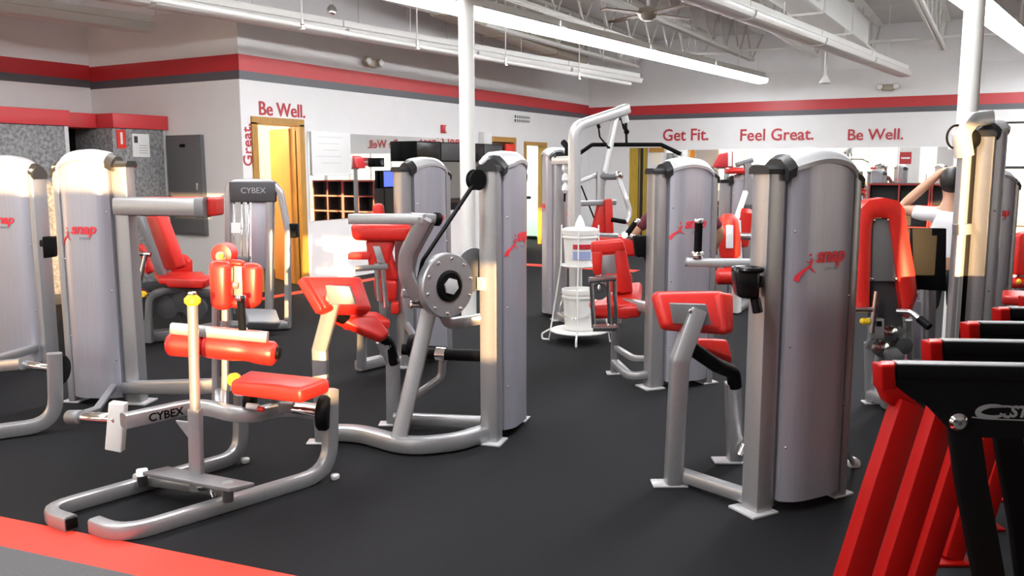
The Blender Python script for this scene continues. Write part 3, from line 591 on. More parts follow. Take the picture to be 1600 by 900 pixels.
def duct(pts, w, h, label, mtl='white_paint'):
    k = K('air_duct', label, 'air duct', pts[0]); k.tube('duct', pts, w, h, m=mtl, r=0.0, side=(V(pts[1]) - V(pts[0])).cross(UP), ch=0.1)
    for s in (0.3, 0.7): c = V(pts[0]).lerp(V(pts[-1]), s); d = (V(pts[-1]) - V(pts[0])).normalized(); k.tube('flange', [c - d * .02, c + d * .02], w + .05, h + .05, m=mtl, r=0, side=d.cross(UP), ch=.1)
    return k
kd = duct([WZ(1215, -40, 3.62), WZ(1335, 52, 3.62)], 0.42, 0.40, 'white rectangular air duct running under the roof deck toward the back wall'); kd.tube('end_grille', [WZ(1335, 52, 3.62), WZ(1337, 54, 3.62)], 0.38, 0.34, m='dark', r=0, side=RT)
kd.tube('hanger', [WZ(1300, 25, 3.62), WZ(1300, 25, 3.62) + UP * 0.48], 0.015, m='white_paint', seg=6)
duct([WZ(1195, 5, 3.72), WZ(1150, -25, 3.72)], 0.45, 0.36, 'short white branch duct beside the long air duct')
duct([WZ(690, 0, 3.66), WZ(905, 86, 3.66)], 0.34, 0.40, 'beige duct along the roof deck behind the lit strip light', 'beige_metal')
duct([V((-8.0, 4.0, 3.70)), V((-9.6, 4.6, 3.70))], 0.5, 0.5, 'grey duct box under the roof deck above the booths', 'wall_grey')
p = W(1012, 22, 11.0); k = K('ceiling_fan', 'ceiling fan with brown blades hanging from the roof joists', 'ceiling fan', p)
k.lathe('motor', p, UP, [(0.05, -0.08), (0.10, -0.05), (0.13, 0), (0.11, 0.06), (0.04, 0.09)], 'beige_metal'); k.cyl('rod', p + UP * .08, V((p.x, p.y, ZT)), 0.018, 'white_paint', seg=8)
for j in range(4):
    a = math.radians(-28 + 90 * j); d = V((math.cos(a), math.sin(a), 0)); bm = bmesh.new(); b_box(bm, p + d * 0.42, (0.56, 0.13, 0.012), d); k.fin('blade', bm, 'brown'); k.box('blade_iron', p + d * 0.13, (0.1, 0.04, 0.02), d, 'beige_metal')


# ------------------------------------------------------------------ strength machines
def ground(p): return V((p.x, p.y, 0))
def bolt(k, p, d, r=0.012, parent=None): k.cyl('bolt', V(p) - V(d) * 0.004, V(p) + V(d) * 0.01, r, 'chrome', parent=parent, seg=8)
TOC = -FH                                   # roughly toward the viewer's aisle

# --- machine A: seated abdominal machine with U-shaped rail base (front left)
A = K('weight_machine', 'silver abdominal machine with open U-shaped rail base and red seat, beside the red floor stripe', 'weight machine', (-3.2, 2.8, 0))
tower(A, (-4.845, 3.61), (-0.93, -0.36), L=0.43, H=1.64)
A.tube('base_rail', [(-3.235, 2.165, 0.034), (-3.04, 2.15, 0.034), (-2.79, 3.13, 0.034), (-2.785, 3.15, 0.45)], 0.066, 0.06, r=0.16, ch=0.18, side=UP)
A.tube('base_rail', [(-3.335, 2.125, 0.034), (-3.56, 2.125, 0.034), (-3.36, 3.09, 0.034), (-3.355, 3.11, 0.36)], 0.066, 0.06, r=0.12, ch=0.18, side=UP)
A.box('rail_end_cap', (-3.332, 2.125, 0.034), (0.016, 0.05, 0.05), (1, -.15, 0), 'black'); A.box('rail_end_cap', (-3.238, 2.165, 0.034), (0.012, 0.05, 0.05), (1, .2, 0), 'cap')
for x, y in ((-2.765, 3.14), (-3.335, 3.10)): A.cyl('rubber_foot', (x, y, 0), (x, y, 0.025), 0.022, 'cap', seg=14)
A.tube('cross_bar', [(-3.49, 2.57, 0.065), (-2.96, 2.66, 0.065)], 0.06, 0.05)
A.tube('foot_rest_leg', [WZ(223, 754, .06), WZ(222, 738, .15)], 0.05, 0.04); A.tube('foot_rest_leg', [WZ(356, 778, .07), WZ(356, 758, .15)], 0.05, 0.05)
A.pad('foot_rest', [WZ(262, 728, .155), WZ(398, 754, .155), WZ(358, 763, .155), WZ(222, 737, .155)], 0.02, 'grey_metal', 0.004)
A.tube('foot_loop', [WZ(308, 763, .09), WZ(330, 763, .13), WZ(334, 775, .09)], 0.010, m='chrome', r=0.02, seg=8)
pb_, pt_ = V((-3.085, 2.575, 0.08)), V((-3.06, 2.585, 0.955))
A.tube('post', [pb_, pb_.lerp(pt_, 0.43)], 0.058, 0.058); A.tube('post_slide', [pb_.lerp(pt_, 0.42), pt_], 0.023, m='silver')
A.lathe('knob', pt_ - UP * 0.03, UP, [(0.024, 0), (0.035, 0.012), (0.035, 0.03), (0.02, 0.045)], 'yellow', seg=14); A.cyl('post_tip', pt_ + UP * .012, pt_ + UP * .03, 0.018, 'chrome', seg=12)
gs = pb_.lerp(pt_, 0.36); A.pad('gusset', [gs, gs - RT * 0.085 + UP * 0.01, gs - RT * 0.08 + UP * 0.0, gs - UP * 0.12], 0.012, 'silver', 0.002)
zbm = 0.365
b0, b1, b2, b3 = WZ(193, 658, zbm), WZ(310, 633, zbm), WZ(352, 640, zbm - .02), (V((-3.355, 3.11, 0.34)))
A.tube('main_beam', [b0, b1, WZ(385, 652, zbm - .03), V((-3.05, 3.12, 0.33)), V((-2.79, 3.14, 0.33))], 0.07, 0.075, r=0.15, side=UP)
dirb = (b1 - b0).normalized(); A.text('beam_lettering', 'CYBEX', b0 + dirb * 0.10 + dirb.cross(UP) * 0.0395 - UP * 0.018, dirb, UP, 0.055, 'black', ext=0.001, bold=0.001)
A.tube('tower_beam', [V((-4.86, 3.56, 0.11)), W(330, 604, 4.35), W(352, 600, 4.3)], 0.08, 0.09, r=0.05, side=UP)
A.tube('beam_link', [W(345, 604, 4.33), WZ(345, 640, zbm - .02)], 0.06, 0.06)
A.pad('counterweight', Q([(169, 629), (194, 632), (189, 708), (163, 703)], 3.96), 0.05, 'plastic_white', 0.006)
A.cyl('pivot_shaft', W(108, 652, 4.12), W(184, 654, 3.98), 0.028, 'chrome'); A.cyl('pivot_sleeve', W(108, 652, 4.12), W(128, 652, 4.08), 0.036, 'grey_metal'); A.tube('shaft_stay', [W(115, 655, 4.1), W(150, 642, 4.9), V((-4.93, 3.5, 0.12))], 0.04, 0.05, r=.05)
seat = A.pad('seat_pad', [WZ(390, 577, .53), WZ(517, 590, .53), WZ(470, 607, .53), WZ(358, 594, .53)], 0.075, 'red_pad', 0.025)
A.tube('seat_post', [WZ(432, 600, .46), WZ(432, 640, .32)], 0.05, 0.05); A.tube('seat_post', [WZ(395, 598, .46), WZ(395, 640, .33)], 0.04, 0.04, m='grey_metal')
A.lathe('seat_knob', W(366, 593, 4.05), TOC, [(0.02, -0.03), (0.03, -.02), (0.034, 0.01), (0.02, 0.03)], 'yellow', seg=14)
A.cyl('adjust_lever', W(385, 634, 4.02), W(405, 636, 4.02), 0.015, 'white'); A.cyl('lever_tip', W(402, 639, 4.0), W(413, 640, 4.0), 0.012, 'red_pad')
A.cyl('bearing', W(497, 645, 4.06), W(515, 646, 4.06), 0.085, 'black', seg=24); A.cyl('bearing_shaft', W(440, 637, 4.08), W(500, 645, 4.06), 0.02, 'chrome'); A.box('shaft_collar', W(448, 636, 4.08), (0.07, 0.05, 0.05), RT, 'grey_metal')
A.cyl('seat_bearing', W(383, 625, 4.12), W(398, 626, 4.12), 0.055, 'black'); 
for x in (337, 352): A.tube('back_post', [W(x, 640, 4.28), W(x, 445, 4.25)], 0.030, 0.04, m='silver')
A.pad('back_pad', Q([(322, 407), (357, 410), (357, 488), (326, 484)], 4.10), 0.10, 'red_pad', 0.035); A.pad('back_pad', Q([(374, 411), (405, 414), (404, 480), (377, 486)], 4.16), 0.09, 'red_pad', 0.03)
A.pad('pad_bridge', Q([(352, 405), (380, 408), (380, 418), (352, 415)], 4.17), 0.06, 'red_pad', 0.02); A.pad('pad_bridge', Q([(354, 466), (380, 468), (380, 483), (354, 482)], 4.17), 0.06, 'red_pad', 0.02)
br = A.pad('pad_bracket', Q([(357, 414), (390, 417), (386, 462), (358, 462)], 4.20), 0.02, 'silver', 0.004); A.cyl('bracket_pin', W(354, 445, 4.17), W(372, 446, 4.19), 0.018, 'silver', parent=br)
A.tube('pad_carrier', [W(362, 440, 4.24), W(345, 450, 4.26)], 0.06, 0.05, m='grey_metal')
hp = A.lathe('head_roll', W(345, 398, 4.22), FH, [(0.03, 0), (0.05, 0.005), (0.053, 0.02), (0.053, 0.10), (0.045, 0.11)], 'red_pad'); A.cyl('roll_hub', W(345, 401, 4.20), W(345, 401, 4.23), 0.026, 'grey_metal', parent=hp); A.cyl('roll_pin', W(345, 400, 4.17), W(345, 400, 4.21), 0.013, 'yellow', parent=hp); A.tube('roll_stem', [W(345, 400, 4.28), W(345, 450, 4.27)], 0.03, 0.03, m='grey_metal')
A.tube('grip_rod', [W(376, 468, 4.02), W(379, 517, 3.95)], 0.018, m='black'); 
for x, y in ((376, 465), (379, 516)): A.lathe('rod_collar', W(x, y, 4.0), UP, [(0.022, -0.012), (0.026, 0), (0.022, 0.012)], 'chrome', seg=12)
A.tube('roller_bar', [W(268, 513, 3.94), W(418, 527, 3.96)], 0.05, 0.052, m='silver'); A.tube('bar_stem', [W(340, 522, 4.0), W(343, 540, 4.27)], 0.04, 0.04, m='silver'); A.tube('rod_foot', [W(379, 515, 3.95), W(376, 470, 4.12)], 0.02, .02, m='grey_metal')
def roller(k, p, q, r, pinch=0.0, parent=None, m='red_pad'):
    p, q = V(p), V(q); L = (q - p).length; n = 12; prof = [(r * 0.7, 0), (r * 0.95, 0.012)] + [(r * (1 - pinch * math.exp(-((i / n - 0.6) / 0.14) ** 2)), 0.02 + (L - 0.04) * i / n) for i in range(n + 1)] + [(r * 0.95, L - 0.012), (r * 0.7, L)]
    return k.lathe('roller_pad', p, q - p, prof, m, parent, seg=20)
roller(A, W(262, 537, 3.95), W(317, 541, 3.95), 0.056); rr = roller(A, W(317, 539, 3.96), W(432, 553, 3.97), 0.058, 0.14); A.cyl('roller_end', W(430, 551, 3.97), W(438, 552, 3.97), 0.03, 'black', parent=rr)
A.cyl('roller_shaft', W(258, 537, 3.95), W(436, 552, 3.97), 0.014, 'chrome')
arm = A.tube('press_arm', [V((-4.88, 3.58, 1.285)), W(318, 324, 5.35)], 0.115, 0.10, m='silver', side=UP); A.tube('arm_end', [W(310, 324, 5.36), W(324, 324, 5.35)], 0.125, 0.11, m='grey_metal', side=UP)
A.pad('arm_pad', Q([(214, 308), (334, 308), (334, 338), (214, 338)], 5.50), 0.09, 'red_pad', 0.02); A.pad('arm_pad_end', Q([(322, 309), (336, 309), (336, 338), (322, 338)], 5.34), 0.18, 'red_pad', 0.015)

# --- machine B: twin tower at the left edge of the room
B = K('weight_machine', 'silver weight tower with low curved tube frame, left of the abdominal machine', 'weight machine', (-6.8, 3.7, 0))
bR = WZ(82, 572); uB = V((-0.93, -0.36, 0)).normalized(); bb = bR + uB * 0.5
tower(B, (bb.x, bb.y), (-uB.x, -uB.y), L=0.5, H=1.62)
f0, f1 = WZ(-60, 682, .045), WZ(88, 662, .045)
B.tube('base_rail', [f0, f1, f1 + UP * 0.42 + RT * 0.02], 0.07, 0.08, r=0.16)
B.cyl('bearing', W(84, 577, 5.1), W(101, 578, 5.1), 0.09, 'black', seg=24); B.cyl('bearing_shaft', W(38, 569, 5.12), W(86, 576, 5.1), 0.024, 'chrome')
B.tube('link_arm', [W(-60, 578, 5.4), W(0, 572, 5.25), W(42, 568, 5.12)], 0.07, 0.10, r=0.05); B.tube('frame_link', [ground(bR) + UP * 0.15 + uB * .1, W(-60, 578, 5.4)], 0.06, 0.06); 
B.tube('cup_bracket', [W(66, 380, 6.45), W(74, 382, 6.4)], 0.04, 0.05, m='black'); B.pad('accessory_box', Q([(65, 370), (82, 370), (82, 402), (67, 404)], 6.38), 0.08, 'black', 0.01)
B.tube('base_foot', [ground(f0) + UP * .045, ground(bb) + UP * .045], 0.07, 0.08)

# --- machine C: arm curl / triceps machine with the big round cam (middle)
Cm = K('weight_machine', 'silver weight machine with large round cam disc and slanted strut, between the aisles', 'weight machine', (-2.8, 3.9, 0))
tower(Cm, (-2.395, 4.03), (-0.20, 0.98), L=0.44, Wd=0.18, H=1.61)
Cm.tube('base_frame', [WZ(505, 676, .05), WZ(560, 676, .05), WZ(640, 698, .05), WZ(715, 690, .05), V((-2.42, 4.03, 0.05))], 0.085, 0.095, r=0.3, side=UP)
Cm.tube('front_post', [WZ(505, 688, .012), WZ(505, 688, .012) + UP * 0.52, W(523, 460, 4.62)], 0.085, 0.075, r=0.03, side=RT)
Cm.box('foot_plate', WZ(503, 690, .006), (0.16, 0.09, 0.012), RT, 'cap'); Cm.box('foot_plate', WZ(612, 662, .006), (0.15, 0.09, 0.012), RT, 'cap')
Cm.tube('rear_post', [WZ(615, 660, .012), W(614, 563, 5.0), W(598, 530, 4.95)], 0.08, 0.07, r=0.06, side=RT)
Cm.tube('black_support', [W(616, 568, 4.99), W(607, 535, 4.96), W(588, 520, 4.9), W(525, 492, 4.72)], 0.034, m='black', r=0.07)
Cm.tube('rear_beam', [WZ(640, 655, .06), WZ(752, 660, .06)], 0.07, 0.06, r=0, side=UP); Cm.tube('rear_beam', [WZ(615, 655, .06), WZ(645, 655, .06)], 0.07, 0.06, side=UP)
Cm.pad('arm_pad', [W(476, 430, 4.62), W(566, 430, 4.85), W(584, 484, 4.78), W(508, 482, 4.54)], 0.09, 'red_pad', 0.025)
Cm.pad('arm_pad', [W(472, 432, 4.60), W(482, 430, 4.66), W(514, 478, 4.60), W(503, 484, 4.52)], 0.05, 'red_pad', 0.012)
Cm.pad('pad_plate', Q([(508, 446), (546, 448), (556, 476), (514, 476)], 4.545), 0.03, 'grey_metal', 0.004)
Cm.pad('seat_pad', [W(512, 492, 4.72), W(588, 490, 4.80), W(611, 520, 4.80), W(598, 528, 4.72)], 0.08, 'red_pad', 0.022)
Cm.tube('slanted_strut', [WZ(622, 690, .06), W(670, 486, 4.62)], 0.085, 0.06, side=RT)
# cam disc facing the aisle
cc = W(697, 446, 4.52); cn = (TOC * 0.74 + RT * 0.67).normalized()
disc = Cm.lathe('cam_disc', cc, cn, [(0.10, -0.035), (0.165, -0.035), (0.172, -0.025), (0.172, 0.018), (0.166, 0.026), (0.07, 0.028)], 'silver', seg=48)
Cm.lathe('cam_hub', cc + cn * 0.02, cn, [(0.084, 0), (0.084, 0.014), (0.07, 0.022), (0.045, 0.018)], 'black', parent=disc, seg=28); Cm.lathe('hub_nut', cc + cn * 0.04, cn, [(0.045, 0), (0.045, 0.012), (0.028, 0.016)], 'cap', parent=disc, seg=6)
cx_ = UP.cross(cn).normalized()
for j in range(10):
    a = j * math.pi / 5 + .2; bolt(Cm, cc + cn * 0.026 + (cx_ * math.cos(a) + UP * math.sin(a)) * 0.145, cn, 0.008, disc)
Cm.cyl('cam_axle', cc - cn * 0.16, cc + cn * 0.0, 0.04, 'grey_metal'); rs = cc - cn * 0.13
Cm.tube('cam_support', [rs - UP * 0.02, W(700, 506, 4.66), V((-2.42, 4.02, 0.70))], 0.06, 0.055, r=0.04)
Cm.lathe('rear_cam', cc + FH * 0.20 + RT * 0.13 + UP * 0.06, cn, [(0.03, -0.012), (0.12, -0.012), (0.12, 0.012), (0.03, 0.012)], 'grey_metal', seg=32)
Cm.tube('lever_bar', [W(548, 342, 4.42), W(664, 342, 4.36)], 0.08, 0.05, side=FH, ch=.15); Cm.tube('lever_arm', [W(664, 340, 4.36), W(634, 398, 4.40), W(633, 428, 4.42), W(654, 464, 4.46)], 0.075, 0.072, r=0.10, ch=0.12)
Cm.tube('lever_inner', [W(678, 345, 4.44), W(648, 400, 4.48), W(640, 440, 4.50), W(660, 470, 4.52)], 0.07, 0.03, r=0.06, m='silver'); Cm.tube('lever_bridge', [W(640, 340, 4.38), W(682, 342, 4.44)], 0.07, 0.05); Cm.cyl('lever_end', W(678, 342, 4.42), W(687, 343, 4.44), 0.035, 'black')
Cm.tube('lever_lug', [W(628, 458, 4.44), W(668, 462, 4.48), W(690, 452, 4.50)], 0.05, 0.04, m='silver', r=.03); Cm.cyl('lever_pin', W(640, 476, 4.46), W(668, 478, 4.5), 0.02, 'chrome')
pul = W(744, 281, 4.60); pn = cn; pp = Cm.lathe('pulley', pul, pn, [(0.02, -0.02), (0.055, -0.02), (0.048, -0.008), (0.048, 0.008), (0.055, 0.02), (0.02, 0.02)], 'black', seg=28); Cm.tube('pulley_bracket', [pul, V((-2.42, 4.05, pul.z + 0.0))], 0.03, 0.06, m='grey_metal')
Cm.tube('belt', [W(740, 288, 4.56), W(660, 408, 4.50), W(654, 440, 4.50), W(662, 478, 4.52), W(690, 496, 4.54)], 0.028, 0.010, m='black', r=0.08, side=cn)
Cm.tube('roller_grip', [W(655, 552, 4.9), W(758, 556, 4.75)], 0.035, m='black'); Cm.tube('grip_collar', [W(683, 553, 4.86), W(698, 554, 4.84)], 0.042, m='chrome'); Cm.cyl('counterweight', W(640, 540, 4.94), W(662, 542, 4.92), 0.07, 'black')
Cm.tube('foot_lever', [W(692, 556, 4.85), W(690, 590, 4.85), W(636, 628, 4.75), WZ(628, 660, 0.1)], 0.024, m='silver', r=0.06)
pl_ = Cm.pad('instruction_plate', [V((-2.45, 3.975, 0.93)), V((-2.39, 3.967, 0.93)), V((-2.39, 3.967, 0.86)), V((-2.45, 3.975, 0.86))], 0.006, 'cap', 0.001)

# --- machine D: shrouded machine with T-shaped red pads behind C
D = K('weight_machine', 'silver weight machine with T-shaped red chest pad, in front of the mirror wall', 'weight machine', (-3.9, 5.6, 0))
pD = W(634, 575, 6.55); tower(D, (pD.x, pD.y), (0.22, 0.975), L=0.42, Wd=0.20, H=1.60)
gD = 6.35
D.pad('chest_pad', Q([(546, 350), (642, 352), (636, 378), (550, 376)], gD), 0.13, 'red_pad', 0.035); D.pad('chest_stem', Q([(570, 374), (618, 374), (604, 420), (576, 420)], gD + 0.06), 0.09, 'red_pad', 0.03)
D.pad('seat_back', [W(574, 376, gD + .15), W(603, 378, gD + .12), W(620, 440, gD + .12), W(590, 440, gD + .15)], 0.10, 'red_pad', 0.03); D.pad('back_lower', Q([(582, 436), (620, 438), (618, 472), (586, 472)], gD + .12), 0.12, 'red_pad', 0.03)
D.pad('head_rest', Q([(582, 318), (598, 318), (601, 350), (580, 350)], gD + .2), 0.08, 'red_pad', 0.03); D.pad('arm_rest', Q([(543, 395), (580, 394), (580, 406), (543, 406)], gD + .05), 0.10, 'red_pad', 0.015)
D.pad('pad_plate', Q([(582, 384), (594, 385), (602, 412), (590, 412)], gD + 0.045), 0.02, 'silver', 0.004); D.pad('thigh_pad', Q([(610, 472), (622, 472), (622, 492), (610, 492)], gD + .1), 0.1, 'red_pad', 0.02)
D.pad('seat_pad', [W(520, 484, gD - .1), W(590, 486, gD + .1), W(612, 500, gD - .1), W(540, 500, gD - .35)], 0.08, 'red_pad', 0.025)
D.tube('frame_post', [W(602, 566, gD + .2), W(598, 400, gD + .2)], 0.07, 0.07, m='grey_metal'); D.tube('linkage', [W(588, 410, gD + .02), W(592, 470, gD + .02)], 0.02, m='chrome'); D.tube('linkage', [W(598, 414, gD + .0), W(603, 480, gD)], 0.02, m='chrome')
D.tube('arm_link', [W(556, 420, gD), W(606, 416, gD)], 0.05, 0.04, m='grey_metal'); D.tube('base_beam', [ground(W(602, 566, gD + .2)) + UP * .05, V((pD.x, pD.y, 0.05))], 0.08, 0.09, side=UP); D.tube('base_beam', [ground(W(560, 566, gD)) + UP * .05, ground(W(602, 566, gD + .2)) + UP * .05], 0.08, .09, side=UP)
D.tube('seat_post', [ground(W(565, 566, gD)) + UP * .05, W(566, 500, gD - .1)], 0.07, 0.07); D.tube('low_roller', [W(628, 546, 6.2), W(700, 550, 6.2)], 0.04, m='black'); D.tube('roller_arm', [W(660, 548, 6.22), V((pD.x, pD.y, 0.35))], 0.03, m='silver')

# --- machine E: inner-thigh machine with dark-headed stack frame, beside booths
E_ = K('weight_machine', 'grey thigh machine with reclined red seat and dark-headed stack, before the electrical panel', 'weight machine', (-6.4, 5.6, 0))
gE = 8.05
s0e, s1e = W(356, 505, 7.9), W(438, 516, 8.15); ztE = 1.42
rA, rB = ground(W(357, 500, gE)), ground(W(420, 505, gE)); rC = ground(WZ(450, 515))
E_.tube('stack_frame', [rA + UP * .02, W(357, 284, gE), W(425, 284, gE), W(438, 300, gE), W(450, 360, gE), rC + UP * .02], 0.075, 0.055, r=0.10, side=FH)
E_.tube('stack_upright', [W(423, 300, gE), rB + UP * .02], 0.075, 0.07, side=FH); E_.tube('stack_base', [rA + UP * .05, rB + UP * .05, rC + UP * .05], 0.08, 0.09, r=.02, side=UP)
hd_ = E_.pad('stack_header', Q([(357, 284), (430, 284), (430, 316), (359, 316)], gE - 0.045), 0.07, 'dark', 0.012)
E_.text('header_lettering', 'CYBEX', W(376, 302, gE - 0.05), RT, UP, 0.075, 'grey_logo', parent=hd_, ext=0.001)
E_.pad('stack_shroud', Q([(393, 316), (416, 316), (416, 420), (393, 420)], gE + 0.0), 0.02, 'shroud', 0.004)
for x in (366, 378, 388): E_.cyl('guide_rod', W(x, 316, gE), W(x, 490, gE), 0.012, 'chrome', seg=10)
for j in range(11): E_.box('weight_plate', W(376, 404 + j * 7.2, gE + 0.03), (0.17, 0.10, 0.034), RT, 'grey_metal', r=0.004)
E_.pad('stack_label', Q([(361, 348), (376, 348), (376, 364), (361, 364)], gE - .03), 0.004, 'white', 0); E_.tube('label_clip', [W(360, 356, gE - .02), W(378, 356, gE - .02)], 0.012, .012, m='grey_metal')
E_.pad('cup_holder', Q([(444, 350), (464, 350), (463, 372), (446, 372)], gE - .02), 0.10, 'black', 0.012); E_.tube('cup_hook', [W(447, 370, gE), W(450, 382, gE)], 0.015, m='black')
E_.pad('foot_plate', [W(380, 480, 7.7), W(432, 482, 7.9), W(440, 505, 7.8), W(388, 503, 7.5)], 0.10, 'grey_metal', 0.02)
gS = 7.35
E_.pad('back_pad', [W(226, 336, gS + .05), W(243, 336, gS - .25), W(275, 422, gS - .25), W(257, 424, gS + .1)], 0.10, 'red_pad', 0.03); E_.tube('back_frame', [W(216, 330, gS + .15), W(254, 430, gS + .15)], 0.10, 0.05, m='grey_metal', side=FH)
E_.pad('seat_pad', [W(240, 424, gS + .35), W(318, 424, gS + .35), W(322, 436, gS - .1), W(248, 434, gS - .1)], 0.06, 'red_pad', 0.02); E_.pad('seat_edge', Q([(250, 436), (320, 436), (318, 452), (262, 450)], gS - .1), 0.3, 'red_pad', 0.02)
E_.lathe('knee_pad', W(282, 412, gS + .4), FH, [(0.06, -.05), (0.085, -.04), (0.09, 0), (0.085, 0.04), (0.06, .05)], 'red_pad'); E_.pad('knee_pad_base', Q([(265, 405), (297, 405), (297, 432), (265, 432)], gS + .36), 0.09, 'red_pad', 0.03)
E_.pad('side_pad', Q([(212, 380), (222, 384), (238, 425), (228, 430)], gS + .25), 0.08, 'red_pad', 0.02)
E_.tube('seat_arch', [W(232, 505, gS), W(234, 462, gS), W(262, 452, gS), W(330, 458, gS + .2)], 0.07, 0.06, m='grey_metal', r=0.10); E_.tube('lever', [W(228, 398, gS - .1), W(216, 452, gS - .1)], 0.02, m='chrome'); E_.cyl('lever_cross', W(218, 396, gS - .1), W(236, 398, gS - .1), 0.02, 'chrome'); E_.tube('lever_root', [W(216, 452, gS - .1), W(236, 462, gS)], 0.02, m='chrome'); E_.lathe('knob', W(224, 460, gS - .15), TOC, [(0.025, -.02), (0.03, 0), (0.02, 0.02)], 'yellow', seg=12)
E_.tube('base_beam', [ground(W(226, 520, gS + .1)) + UP * .06, ground(W(300, 520, gS + .3)) + UP * .06, rA + UP * .05], 0.10, 0.11, m='grey_metal', side=UP); E_.tube('base_post', [ground(W(232, 520, gS)) + UP * .03, W(232, 500, gS)], 0.07, 0.07, m='grey_metal'); E_.tube('seat_post', [ground(W(290, 520, gS + .25)) + UP * .06, W(288, 448, gS + .1)], 0.09, 0.09, m='grey_metal')
for x, y in ((262, 480), (285, 470), (305, 482)): E_.lathe('linkage_wheel', W(x, y, gS + .05), TOC, [(0.03, -.03), (0.10, -.03), (0.10, 0.02), (0.03, 0.03)], 'dark', seg=20)
E_.tube('axle_bar', [W(262, 480, gS + .06), W(305, 482, gS + .06)], 0.03, m='grey_metal'); E_.tube('handle', [W(256, 345, gS), W(257, 368, gS - .1)], 0.02, m='black'); E_.tube('handle_arm', [W(240, 345, gS + .1), W(256, 345, gS)], 0.018, m='black')
E_.tube('axle_link', [W(285, 470, gS + .06), W(288, 452, gS + .1)], 0.04, .04, m='grey_metal')

# --- machine F: lat pulldown (tower plus tall arched frame)
Fm = K('weight_machine', 'tall white lat pulldown machine with arched boom and black pull bar', 'weight machine', (-3.6, 7.7, 0))
pF = WZ(873, 500); tower(Fm, (pF.x, pF.y), (-0.60, 0.80), L=0.48, Wd=0.20, H=1.72)
g1, g2 = 8.15, 8.5
Fm.tube('boom', [ground(W(900, 470, g1)) + UP * .01, W(897, 198, g1), W(975, 172, g2)], 0.10, 0.09, m='frame_light', r=0.15)
Fm.tube('boom_end', [W(968, 174, g2 - .02), W(980, 170, g2 + .02)], 0.11, 0.10, m='frame_light'); Fm.tube('tie_bar', [W(868, 251, 8.6), W(902, 250, g1)], 0.09, 0.08, m='frame_light')
Fm.tube('upper_strut', [W(963, 180, g2), W(938, 300, g2 - .1)], 0.09, 0.06, m='frame_light', side=FH); Fm.tube('mid_strut', [W(938, 268, g2 - .1), W(937, 400, g2 - .15), ground(W(937, 470, g2 - .15)) + UP * .02], 0.085, 0.08, m='silver', r=.02, side=FH)
Fm.tube('press_arm', [W(966, 276, g2 - .2), W(978, 310, g2 - .3), W(986, 335, g2 - .3), W(978, 348, g2 - .35)], 0.024, m='frame_light', r=0.15); Fm.tube('press_grip', [W(978, 347, g2 - .35), W(955, 343, g2 - .35)], 0.022, m='black'); Fm.tube('cross_bar', [W(932, 276, g2 - .1), W(968, 276, g2 - .2)], 0.03, m='grey_metal'); Fm.cyl('end_knob', W(964, 271, g2 - .25), W(970, 277, g2 - .2), 0.03, 'chrome')
Fm.tube('rear_arm', [W(935, 272, g2 - .05), W(905, 284, g1)], 0.02, m='frame_light')
hang = W(979, 205, g2); Fm.tube('hanger_bracket', [W(974, 176, g2), W(978, 192, g2)], 0.07, 0.03, m='frame_light'); Fm.tube('cable', [W(978, 190, g2), W(979, 228, g2)], 0.012, m='black', seg=8); Fm.lathe('cable_ball', W(979, 206, g2), UP, [(0.01, -.03), (0.03, 0), (0.01, .03)], 'black', seg=12); Fm.tube('cable', [W(971, 184, g2), W(975, 200, g2), W(979, 206, g2)], 0.014, m='black', r=.03, seg=8)
Fm.tube('pull_bar', [W(905, 240, g2 + .1), W(925, 226, g2 + .05), W(1033, 226, g2 - .05), W(1064, 241, g2 - .08)], 0.020, m='black', r=0.06, seg=10)
Fm.tube('belt', [W(935, 197, g2 - .1), W(937, 214, g2 - .1), W(951, 231, g2 - .1)], 0.03, 0.014, m='black', r=0.04); Fm.tube('belt_anchor', [W(933, 190, g2 - .12), W(936, 200, g2 - .1)], .03, .02, m='black'); Fm.tube('belt_end', [W(950, 230, g2 - .1), W(953, 232, g2 - .06)], .03, .02, m='black')
Fm.pad('back_pad', Q([(934, 316), (950, 312), (953, 372), (922, 372)], g2 - 0.2), 0.10, 'red_pad', 0.025); Fm.pad('back_pad', Q([(944, 312), (957, 310), (960, 380), (946, 380)], g2 - .24), 0.10, 'red_pad', 0.02)
Fm.pad('seat_pad', Q([(918, 366), (1000, 372), (1000, 400), (940, 404)], g2 - 0.35), 0.30, 'red_pad', 0.03); Fm.tube('seat_plate', [W(920, 366, g2 - .3), W(965, 368, g2 - .3)], 0.10, 0.04, m='silver'); Fm.tube('seat_post', [W(965, 400, g2 - .2), ground(W(965, 470, g2 - .2)) + UP * .02], 0.08, 0.08)
Fm.tube('back_link', [W(940, 350, g2 - .12), W(938, 352, g2 - .1)], 0.05, 0.05); Fm.tube('cable', [W(908, 290, g1), W(930, 345, g2 - .15)], 0.008, m='black', seg=6); Fm.tube('cross_tie', [W(902, 318, g1), W(960, 316, g2 - .1)], 0.06, 0.05)
for j in range(3): Fm.lathe('chain_shackle', W(883, 262 + j * 16, 8.4), UP, [(0.012, -.05), (0.035, -.02), (0.03, .02), (0.01, .05)], 'white', seg=10)
Fm.tube('hanging_cable', [W(884, 254, 8.4), W(882, 315, 8.4)], 0.010, m='black', seg=6); Fm.tube('pulley_guard', [W(880, 222, 8.55), W(887, 230, 8.5), W(887, 245, 8.5)], 0.03, m='black', r=.04)
fb_ = ground(W(900, 470, g1)) + UP * .05; Fm.tube('base_beam', [V((pF.x, pF.y, .05)), fb_, ground(W(937, 470, g2 - .15)) + UP * .05, ground(W(965, 470, g2 - .2)) + UP * .05], 0.09, 0.09, r=.03, side=UP)

